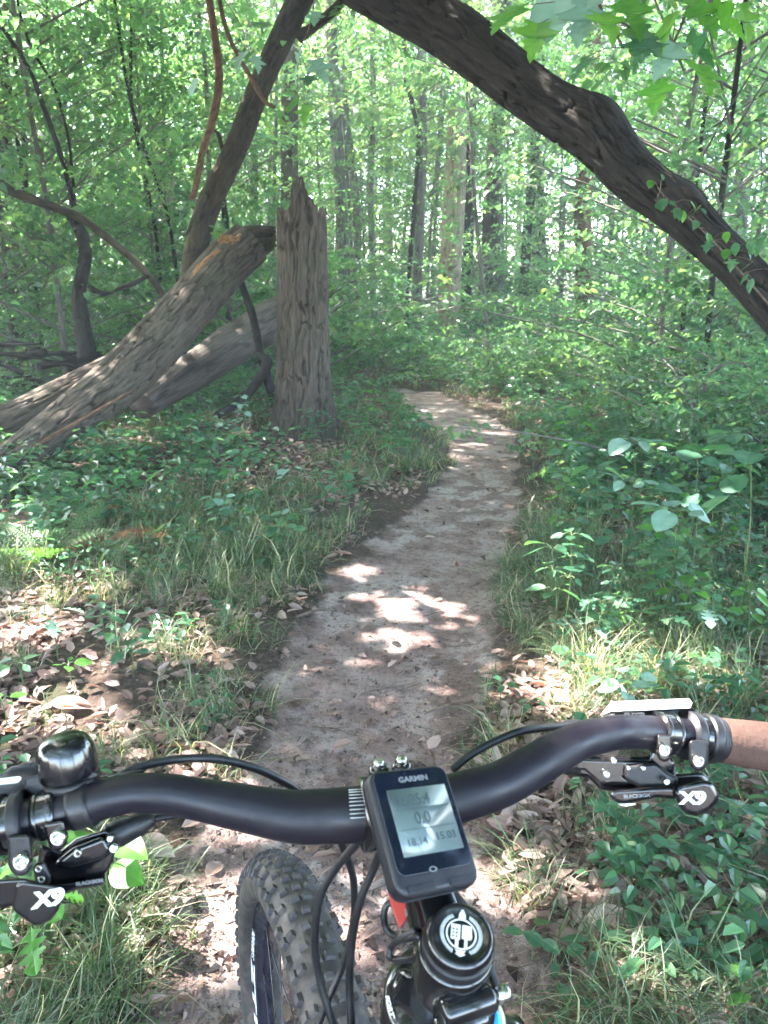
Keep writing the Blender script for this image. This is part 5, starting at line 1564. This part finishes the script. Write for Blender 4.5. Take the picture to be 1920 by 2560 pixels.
# ---- bell
bl = empty('bell', (0, 0, 0)); bl.parent = bike; bl['label'] = 'glossy black dome bell on the left bar'
bax = (P(163, 1850, .455) - P(176, 1925, .455)).normalized() * .9 + camB * .10
bax.normalize()
bc = P(176, 1938, .456)
lathe('dome', [(.0001, .0242), (.006, .0240), (.0100, .0230), (.0128, .0212), (.0147, .0185), (.0158, .015), (.0162, .009), (.0163, .002), (.0155, .0004), (.014, -.0005), (.0001, -.0005)], bc, bax, M['gloss_black'], bl, 72,
      bump=lambda a, hh: 1 + (.006 * math.sin(a * 22) if .001 < hh < .02 else 0))
lathe('bell_base', [(.0001, -.001), (.0148, -.001), (.0155, -.003), (.0150, -.006), (.009, -.007), (.0001, -.007)], bc, bax, M['satin_black'], bl, 40)

# ---- stem, clamp and steerer
st = empty('stem', (0, 0, 0)); st.parent = bike; st['label'] = 'black stem with red side stripe'
bcn, bt = barpt(1005)
bt = bt.normalized()
cl0 = bcn - bt * .024; cl1 = bcn + bt * .024
tubeobj('bar_clamp', [cl0, (cl0 + cl1) / 2, cl1], [.0205, .0215, .0205], M['gloss_black'], 40, 10, st)
fwdv = (bcn - capC); fwdv = (fwdv - steer_up * fwdv.dot(steer_up)).normalized()
for x_, y_ in ((947, 1917), (1004, 1909)):
    c = P(x_, y_, .478)
    lathe('clamp_bolt', [(.0001, -.004), (.0030, -.004), (.0031, .0030), (.0026, .0042), (.0001, .0044)], c, (camU * .9 + camB * .4).normalized(), M['steel'], st, 20)
    lathe('bolt_boss', [(.0001, -.009), (.0058, -.009), (.0060, -.002), (.0045, .0003), (.0001, .0003)], c, (camU * .9 + camB * .4).normalized(), M['gloss_black'], st, 24)
s0 = capC - steer_up * .030
sA = Vector(bcn)
n_ = 9
sidev = fwdv.cross(steer_up).normalized()
pts = []
def ringpts(c, wy, wz, k=16):
    return [c + sidev * (wy * math.copysign(abs(math.cos(t)) ** .6, math.cos(t))) + steer_up * (wz * math.copysign(abs(math.sin(t)) ** .6, math.sin(t))) for t in [2 * math.pi * i / k for i in range(k)]]
V = []; K = 24
for i in range(n_):
    f = i / (n_ - 1)
    c = s0.lerp(sA, f)
    V += ringpts(c, .0165 - .0035 * math.sin(f * 3.14), .0185 - .004 * math.sin(f * 3.14), K)
Fc = [[i * K + j, i * K + (j + 1) % K, (i + 1) * K + (j + 1) % K, (i + 1) * K + j] for i in range(n_ - 1) for j in range(K)] + [list(range(K))[::-1], list(range((n_ - 1) * K, n_ * K))]
BP('stem_body', pymesh('stem_body', V, Fc, M['gloss_black']), st)
# red stripe plate down the left of the stem
slab('red_stripe', [(944, 2120, .434), (980, 2118, .432), (1020, 2285, .411), (1016, 2300, .410), (998, 2324, .408), (974, 2255, .417)], .44, .010, M['red'], st, .0012)
slab('white_edge', [(1004, 2235, .4205), (1009, 2234, .4205), (1020, 2290, .4095), (1015, 2293, .4090)], .44, .002, M['grey_print'], st, .0003)
# steerer clamp, spacers, cap
lathe('steerer_clamp', [(.0001, -.060), (.0186, -.060), (.0196, -.056), (.0200, -.030), (.0196, -.014), (.0186, -.010), (.0001, -.010)], capC, steer_up, M['gloss_black'], st, 48)
lathe('spacer', [(.0001, -.0105), (.0182, -.0105), (.0184, -.009), (.0184, -.005), (.0180, -.0035), (.0001, -.0035)], capC, steer_up, M['satin_black'], st, 48)
cap = lathe('stem_cap', [(.0001, -.0036), (.0172, -.0036), (.0176, -.002), (.0172, .0015), (.0155, .0036), (.0138, .0040), (.0132, .0034), (.0001, .0034)], capC, steer_up, M['gloss_black'], st, 64)
for k2, (dz, sd) in enumerate(((-.026, 1), (-.046, -1))):
    c = capC + steer_up * dz - fwdv * .021
    lathe('pinch_block', [(.0001, -.014), (.0062, -.014), (.0068, -.012), (.0068, .012), (.0062, .014), (.0001, .014)], c, sidev, M['gloss_black'], st, 20)
    lathe('pinch_bolt', [(.0001, 0), (.0044, 0), (.0046, .006), (.004, .0078), (.0001, .008)], c + sidev * (.015 * sd), sidev * sd, M['steel'], st, 20)
# emblem on the cap
EX = (camR * math.cos(R(-14)) + camU * math.sin(R(-14)) ); EX = (EX - steer_up * EX.dot(steer_up)).normalized(); EY = steer_up.cross(EX)
EO = capC + steer_up * .0036
def flat(polys, thick=.00015):
    V = []; Fc = []
    for poly in polys:
        b = len(V); n = len(poly)
        V += [EO + EX * x + EY * y + steer_up * thick for x, y in poly]
        Fc.append(list(range(b, b + n)))
    return V, Fc
def ringpoly(r0, r1, a0, a1, n, sx=1., sy=1.):
    out = []
    for i in range(n):
        t0 = a0 + (a1 - a0) * i / n; t1 = a0 + (a1 - a0) * (i + 1) / n
        out.append([(r0 * math.cos(t0) * sx, r0 * math.sin(t0) * sy), (r1 * math.cos(t0) * sx, r1 * math.sin(t0) * sy), (r1 * math.cos(t1) * sx, r1 * math.sin(t1) * sy), (r0 * math.cos(t1) * sx, r0 * math.sin(t1) * sy)])
    return out
em = ringpoly(.0070, .0077, 0, 2 * math.pi, 48)
for s in (0, 1):
    for i in range(26):
        a = R(-62 + i * 5) if s == 0 else R(117 + i * 5)
        for sg in (1,):
            em.append([(.0088 * math.cos(a), .0088 * math.sin(a)), (.0107 * math.cos(a + .05), .0107 * math.sin(a + .05)), (.0107 * math.cos(a + .09), .0107 * math.sin(a + .09)), (.0088 * math.cos(a + .05), .0088 * math.sin(a + .05))])
em += [[(-.0052, -.0030), (-.0006, -.0030), (-.0006, .0045), (-.0052, .0045)], [(.0004, -.0022), (.0048, -.0022), (.0054, -.001), (.0050, .0047), (.0004, .0047)],
       [(-.0028, -.0066), (-.0012, -.0070), (-.0012, -.0030), (-.0028, -.0030)], [(.0018, -.0068), (.0032, -.0062), (.0032, -.0022), (.0018, -.0022)],
       [(-.0018, .0078), (.0018, .0078), (.0016, .0100), (.0004, .0126), (-.0004, .0126), (-.0016, .0100)],
       [(-.0026, -.0098), (0, -.0112), (.0026, -.0098), (.0016, -.0092), (.0028, -.0078), (.0008, -.0082), (0, -.0072), (-.0008, -.0082), (-.0028, -.0078), (-.0016, -.0092)]]
V, Fc = flat(em)
BP('emblem', pymesh('emblem', V, Fc, M['white_print'], False), cap)
dk = [[(-.0046 + .0018 * i, -.0020 + .0018 * j), (-.0036 + .0018 * i, -.0020 + .0018 * j), (-.0036 + .0018 * i, -.0011 + .0018 * j), (-.0046 + .0018 * i, -.0011 + .0018 * j)] for i in range(2) for j in range(3)]
V, Fc = flat(dk, .0003)
BP('emblem_windows', pymesh('emblem_windows', V, Fc, M['gloss_black'], False), cap)

# ---- fork crown / head tube bulge at the bottom, with lettering
hd = empty('fork', (0, 0, 0)); hd.parent = bike; hd['label'] = 'black suspension fork and crown'
crownC = capC - steer_up * .175
lathe('head_tube', [(.0001, -.150), (.028, -.150), (.029, -.140), (.0235, -.120), (.0230, -.085), (.030, -.072), (.031, -.066), (.026, -.062), (.0001, -.062)], capC, steer_up, M['gloss_black'], hd, 48)
slab('crown_shoulder', [(1020, 2398, .415), (990, 2425, .423), (965, 2465, .432), (951, 2515, .438), (947, 2580, .44), (960, 2640, .44), (1060, 2640, .43), (1080, 2560, .42), (1060, 2480, .415)], .44, .03, M['gloss_black'], hd, .010, seg=5)
tx = P(974, 2540, .4455); 
text('lettering', 'FORTY', P(976, 2522, .4265), (P(982, 2550, .45) - P(968, 2500, .452)), camR * .6 + camU * .2 + camB * .5, .0036, M['white_print'], hd, bold=.0001, sx=1.2)
downh = -steer_up
for s in (1, -1):
    a = crownC + nL * (.064 * s) + h * .01
    b = axle + nL * (.060 * s)
    tubeobj('fork_leg', [a, a.lerp(b, .45), a.lerp(b, .5), b - h * .0], [.016, .016, .022, .018], M['gloss_black'], 24, 30, hd)
tubeobj('fork_crown', [crownC + nL * .075, crownC + Zv * .01, crownC - nL * .075], [.018, .024, .018], M['gloss_black'], 24, 20, hd)
# blue dial
dial = lathe('lockout_dial', [(.0001, 0), (.0125, 0), (.0135, .002), (.0130, .005), (.011, .006), (.0001, .006)], P(1192, 2560, .44), (camB * .8 + camU * .5), M['blue'], hd, 32)
lathe('dial_ring', [(.0135, -.001), (.0158, -.001), (.0160, .001), (.0150, .0022), (.0135, .002)], P(1191, 2557, .441), (camB * .8 + camU * .5), M['gold'], hd, 40)
slab('dial_lever', [(1195, 2560), (1222, 2538), (1236, 2543), (1228, 2558), (1200, 2572)], .436, .003, M['blue'], hd, .001)

# ---- front wheel
wh = empty('front_wheel', (0, 0, 0)); wh.parent = bike; wh['label'] = 'front wheel with knobbly tyre turned to the left'
def WP(phi, r, off):
    r *= 1.035
    return axle + h * (math.cos(phi) * r) + Zv * (math.sin(phi) * r) + nL * off
def torus(name, prof, mat, parent, n=220, bumpy=None):
    """prof: closed list of (radius from axle, offset)"""
    V = []; m_ = len(prof)
    for i in range(n):
        p = 2 * math.pi * i / n
        for (r, o_) in prof:
            V.append(WP(p, r, o_))
    Fc = [[i * m_ + j, i * m_ + (j + 1) % m_, ((i + 1) % n) * m_ + (j + 1) % m_, ((i + 1) % n) * m_ + j] for i in range(n) for j in range(m_)]
    return BP(name, pymesh(name, V, Fc, mat), parent)
RT, rt = .3315, .0285
tprof = [(RT + rt * math.cos(t), rt * 1.02 * math.sin(t)) for t in [2 * math.pi * i / 28 for i in range(28)] if RT + rt * math.cos(t) > .312]
# order as an open casing closed at the rim
tprof = sorted(tprof, key=lambda q: math.atan2(q[1], q[0] - RT))
torus('tyre', tprof, M['sidewall'], wh)
# knobs
V = []; Fc = []
def knob(phi, th, lw, ww, hh):
    """block on the casing at wheel angle phi and casing angle th"""
    c0 = WP(phi, RT + rt * math.cos(th), rt * 1.02 * math.sin(th))
    rad_ = (h * math.cos(phi) + Zv * math.sin(phi))
    nrm_ = (rad_ * math.cos(th) + nL * math.sin(th)).normalized()
    tan_ = (-h * math.sin(phi) + Zv * math.cos(phi))
    acr = nrm_.cross(tan_).normalized()
    b = len(V)
    for (q, k3) in ((-.001, 1.12), (hh, .86)):
        for (sx, sy) in ((-1, -1), (1, -1), (1, 1), (-1, 1)):
            V.append(c0 + nrm_ * q + tan_ * (sx * lw / 2 * k3) + acr * (sy * ww / 2 * k3))
    Fc.extend([[b, b + 3, b + 2, b + 1], [b + 4, b + 5, b + 6, b + 7]] + [[b + i, b + (i + 1) % 4, b + 4 + (i + 1) % 4, b + 4 + i] for i in range(4)])
NK = 112
rk = random.Random(4)
for i in range(NK):
    p = 2 * math.pi * i / NK
    e = i % 2
    j = lambda s: rk.uniform(-s, s)
    if e: knob(p + j(.002), R(12), .0078, .0092, .0034); knob(p + j(.002), R(-12), .0078, .0092, .0034)
    else: knob(p + j(.002), R(0), .0070, .0080, .0034); knob(p, R(27), .0076, .0088, .0034); knob(p, R(-27), .0076, .0088, .0034)
    if e: knob(p, R(43), .0078, .0084, .0036); knob(p, R(-43), .0078, .0084, .0036)
    a_ = R(59 if e else 66)
    knob(p, a_, .0085, .0080, .0045); knob(p, -a_, .0085, .0080, .0045)
kn = BP('tread_knobs', pymesh('tread_knobs', V, Fc, M['rubber'], False), wh)
kn['kind'] = 'stuff'
rim = torus('rim', [(.3125, .0140), (.3140, .0125), (.3125, .0112), (.300, .0100), (.296, .004), (.2955, 0), (.296, -.004), (.300, -.0100), (.3125, -.0112), (.3140, -.0125), (.3125, -.0140), (.2990, -.0128), (.2895, -.0060), (.2885, 0), (.2895, .0060), (.2990, .0128)], M['rim_black'], wh)
hub = lathe('hub', [(.0001, -.052), (.012, -.052), (.012, -.036), (.028, -.034), (.028, -.030), (.012, -.024), (.011, .024), (.024, .030), (.024, .034), (.012, .036), (.012, .052), (.0001, .052)], axle, nL, M['rim_black'], wh, 28)
for i in range(32):
    a = 2 * math.pi * i / 32
    s = 1 if i % 2 else -1
    da = .32 if (i // 2) % 2 else -.32
    o = cyl('spoke', WP(a, .290, .003 * s), WP(a + da * 4.0, .026, .032 * s), .001, M['spoke'], wh, 6)
    for m_ in list(o.modifiers): o.modifiers.remove(m_)
# rim lettering on the left side
def rim_phi(py):
    best = min((abs(proj(WP(p, .302, .0140))[1] - py), p) for p in [R(x / 4) for x in range(-200, 240)])
    return best[1]
def rim_text(s, py0, py1, rad_, off, size_r, mat, bold, inward=True, shear=0):
    n = len(s)
    for i, ch in enumerate(s):
        f = (i + .5) / n
        p0, p1 = rim_phi(py0), rim_phi(py1)
        p = p0 + (p1 - p0) * f
        t = h * math.sin(p) - Zv * math.cos(p)
        inn = -(h * math.cos(p) + Zv * math.sin(p)) * .99 - nL * .12
        cw = abs(p1 - p0) * rad_ / n
        o_ = text('lettering', ch, WP(p, rad_, off), t, inn, size_r, mat, rim, bold=bold, sx=cw / (size_r * .66), shear=shear)
rim_text('NOTUBES', 2336, 2402, .3055, .01425, .0140, M['white_print'], .0003)
rim_text('ZTR', 2410, 2610, .3055, .01425, .0205, M['white_print'], .0009)

# ---- cables
cb = [(.0026, [(272, 1960, .462), (330, 1925, .47), (400, 1905, .475), (480, 1896, .48), (560, 1900, .49), (640, 1922, .50), (700, 1950, .51), (745, 1978, .52), (800, 2030, .53)]),
      (.0026, [(1130, 1925, .50), (1170, 1892, .505), (1220, 1862, .51), (1290, 1832, .52), (1340, 1822, .53), (1400, 1816, .545), (1450, 1810, .56)]),
      (.0026, [(930, 2060, .48), (890, 2110, .49), (840, 2170, .50), (805, 2230, .505), (790, 2300, .51), (788, 2380, .515), (800, 2450, .52), (820, 2520, .52), (845, 2600, .52)]),
      (.0025, [(845, 2090, .52), (862, 2130, .53), (882, 2190, .54), (886, 2250, .545), (884, 2300, .55), (872, 2360, .555), (855, 2420, .56), (820, 2500, .56), (790, 2580, .56)]),
      (.0026, [(960, 2100, .49), (935, 2170, .50), (905, 2240, .505), (885, 2320, .51), (876, 2400, .515), (874, 2480, .52), (880, 2600, .52)]),
      (.0026, [(1110, 2200, .46), (1140, 2240, .47), (1165, 2275, .475), (1195, 2330, .47), (1215, 2385, .46), (1232, 2440, .455), (1248, 2500, .45), (1258, 2600, .45)]),
      (.0019, [(1000, 2250, .44), (968, 2262, .44), (960, 2290, .44), (966, 2322, .44), (990, 2342, .435), (1012, 2348, .42), (1050, 2340, .41)]),
      (.0019, [(1040, 2325, .415), (1005, 2345, .42), (980, 2365, .43), (973, 2388, .43), (985, 2398, .43), (1020, 2398, .42), (1050, 2390, .41)]),
      (.0022, [(700, 2040, .49), (640, 2075, .5), (560, 2055, .49), (480, 2035, .48), (385, 2047, .466)])]
for r_, pts in cb:
    tubeobj('cable', [P(*p) for p in pts], [r_] * len(pts), M['satin_black'], 12, 90)
slab('cable_boot', [(268, 1958), (300, 1935), (345, 1923), (372, 1925), (350, 1935), (300, 1952)], .463, .006, M['satin_black'], None, .002)
slab('cable_boot', [(1402, 1800), (1450, 1797), (1462, 1806), (1452, 1822), (1402, 1822)], .565, .006, M['satin_black'], None, .002)

# ---- cycling computer
def ray(px, py): return P(px, py, 1.0) - Vector((0, 0, CAM_Z))
best = None
for q in range(60):
    d1 = .452; d3 = .39 + q * .0012
    r1, r2, r3 = ray(913, 1926), ray(1116, 1905), ray(998, 2254)
    b_ = r3 * d3 - r1 * d1
    d2 = d1 * r1.dot(b_) / r2.dot(b_)
    br = r2 * d2 + b_
    pr = proj(br + Vector((0, 0, CAM_Z)))
    e = math.hypot(pr[0] - 1208, pr[1] - 2215)
    if best is None or e + abs(d3 - .415) * 250 < best[0]: best = (e + abs(d3 - .415) * 250, d1, d2, d3)
print('computer fit', best)
_, d1, d2, d3 = best
ks_ = .935
d1, d2, d3 = d1 * ks_, d2 * ks_, d3 * ks_
TL, TRr, BL = P(913, 1926, d1), P(1116, 1905, d2), P(998, 2254, d3)
BRr = TRr + BL - TL
gc = (TL + TRr + BRr + BL) / 4
gx_ = ((TRr - TL) + (BRr - BL)).normalized()
gy_ = ((TL - BL) + (TRr - BRr)); gy_ = (gy_ - gx_ * gy_.dot(gx_)).normalized()
gz_ = gx_.cross(gy_)
GW = ((TRr - TL).length + (BRr - BL).length) / 2; GHt = ((TL - BL).length + (TRr - BRr).length) / 2
gps = empty('bike_computer', tuple(gc - gz_ * .012), 'black cycling computer with grey screen clipped over the stem', 'bike computer')
gorg = gps.location.copy()
def glob(x, y, z): return gc + gx_ * x + gy_ * y + gz_ * z - gorg
def rrect(x0, y0, x1, y1, r, n=7):
    out = []
    for (cx_, cy_, a0) in ((x1 - r, y1 - r, 0), (x0 + r, y1 - r, 90), (x0 + r, y0 + r, 180), (x1 - r, y0 + r, 270)):
        for i in range(n):
            a = R(a0 + 90 * i / (n - 1)); out.append((cx_ + r * math.cos(a), cy_ + r * math.sin(a)))
    return out
def gsolid(name, outl, z0, z1, mat, parent=None, b=.0005, inset=None, seg=3):
    n = len(outl)
    V = [glob(x, y, z0) for x, y in outl] + [glob(x, y, z1) for x, y in outl]
    Fc = [list(range(n))[::-1], list(range(n, 2 * n))] + [[i, (i + 1) % n, n + (i + 1) % n, n + i] for i in range(n)]
    o = link(name, pymesh(name, V, Fc, mat), parent or gps)
    if b: bev(o, b, seg)
    return o
W2, H2 = GW / 2 * .965, GHt / 2 * .98
gsolid('housing', rrect(-W2, -H2, W2, H2, .0075, 9), -.0105, 0, M['bezel'], b=.0032, seg=5)
gsolid('glass', rrect(-W2 * .92, -H2 * .70, W2 * .92, H2 * .95, .005), -.0005, .0006, M['glass_black'], b=.0005)
def uv(u, v): return (-W2 + u * GW, H2 - v * GHt)
sx0, sy0 = uv(.15, .175); sx1, sy1 = uv(.86, .70)
scr = gsolid('screen', rrect(sx0, sy1, sx1, sy0, .0006, 3), .0004, .00075, M['lcd'], b=0)
def gt(s, u, v, size, mat, bold=0, sx=1., par=None, ext=.00004):
    x, y = uv(u, v)
    return text('lettering', s, gc + gx_ * x + gy_ * y + gz_ * .00085, gx_, gy_, size, mat, par or gps, bold=bold, sx=sx, org=gorg, ext=ext)
gt('GARMIN', .50, .105, .0040, M['grey_print'], .00012, 1.25)
gt('02:25:4', .42, .275, .0085, M['lcd_ink'], .0001, .9, scr)
gt('0.0', .48, .425, .0088, M['lcd_ink'], .0001, .95, scr)
gt('18.14', .34, .60, .0055, M['lcd_ink'], 0, 1.1, scr)
gt('15.03', .69, .585, .0055, M['lcd_ink'], 0, 1.1, scr)
for v in (.34, .50):
    x0, y = uv(.17, v); x1, _ = uv(.84, v)
    gsolid('divider_line', [(x0, y - .0001), (x1, y - .0001), (x1, y + .0001), (x0, y + .0001)], .0007, .0009, M['lcd_ink'], scr, 0)
x, y = uv(.43, .815)
V = []; Fc = []
for i in range(24):
    a = 2 * math.pi * i / 24
    for k3 in (1, .62): V.append(glob(x + .0024 * k3 * math.cos(a), y + .0014 * k3 * math.sin(a), .0008))
Fc = [[2 * i, 2 * ((i + 1) % 24), 2 * ((i + 1) % 24) + 1, 2 * i + 1] for i in range(24)]
link('power_mark', pymesh('power_mark', V, Fc, M['grey_print'], False), gps)
for u0, u1 in ((.10, .42), (.58, .90)):
    (x0, y0), (x1, y1) = uv(u0, .955), uv(u1, .90)
    gsolid('button', rrect(x0, y0, x1, y1, .001), -.001, .0004, M['bezel'], b=.0004)
gsolid('side_seam', rrect(-W2 - .0004, -H2 - .0004, W2 + .0004, H2 + .0004, .0077, 9), -.0090, -.0084, M['satin_black'], b=.0002)
link('mount', pymesh('mount', [glob(x, y, z) for z in (-.0100, -.026) for x, y in rrect(-.013, -.02, .013, .012, .006)],
     [list(range(28)), list(range(28, 56))[::-1]] + [[i, (i + 1) % 28, 28 + (i + 1) % 28, 28 + i] for i in range(28)], M['satin_black']), gps)
print('objects', len(bpy.data.objects))

# ================================================================== HAZE
def haze():
    me = pymesh('haze', [(x, y, z) for z in (-6, 27) for x, y in ((-60, -14), (60, -14), (60, 78), (-60, 78))],
                [[3, 2, 1, 0], [4, 5, 6, 7], [0, 1, 5, 4], [1, 2, 6, 5], [2, 3, 7, 6], [3, 0, 4, 7]], None, False)
    m, nt, out = new_mat('thin_woodland_haze')
    pv = N(nt, 'ShaderNodeVolumePrincipled')
    pv.inputs['Color'].default_value = (.78, .90, .94, 1)
    pv.inputs['Density'].default_value = .0042
    pv.inputs['Anisotropy'].default_value = .2
    nt.links.new(pv.outputs[0], out.inputs['Volume'])
    me.materials.clear(); me.materials.append(m)
    o = link('haze', me)
    o['kind'] = 'stuff'; o['label'] = 'thin pale haze hanging in the wood'
haze()
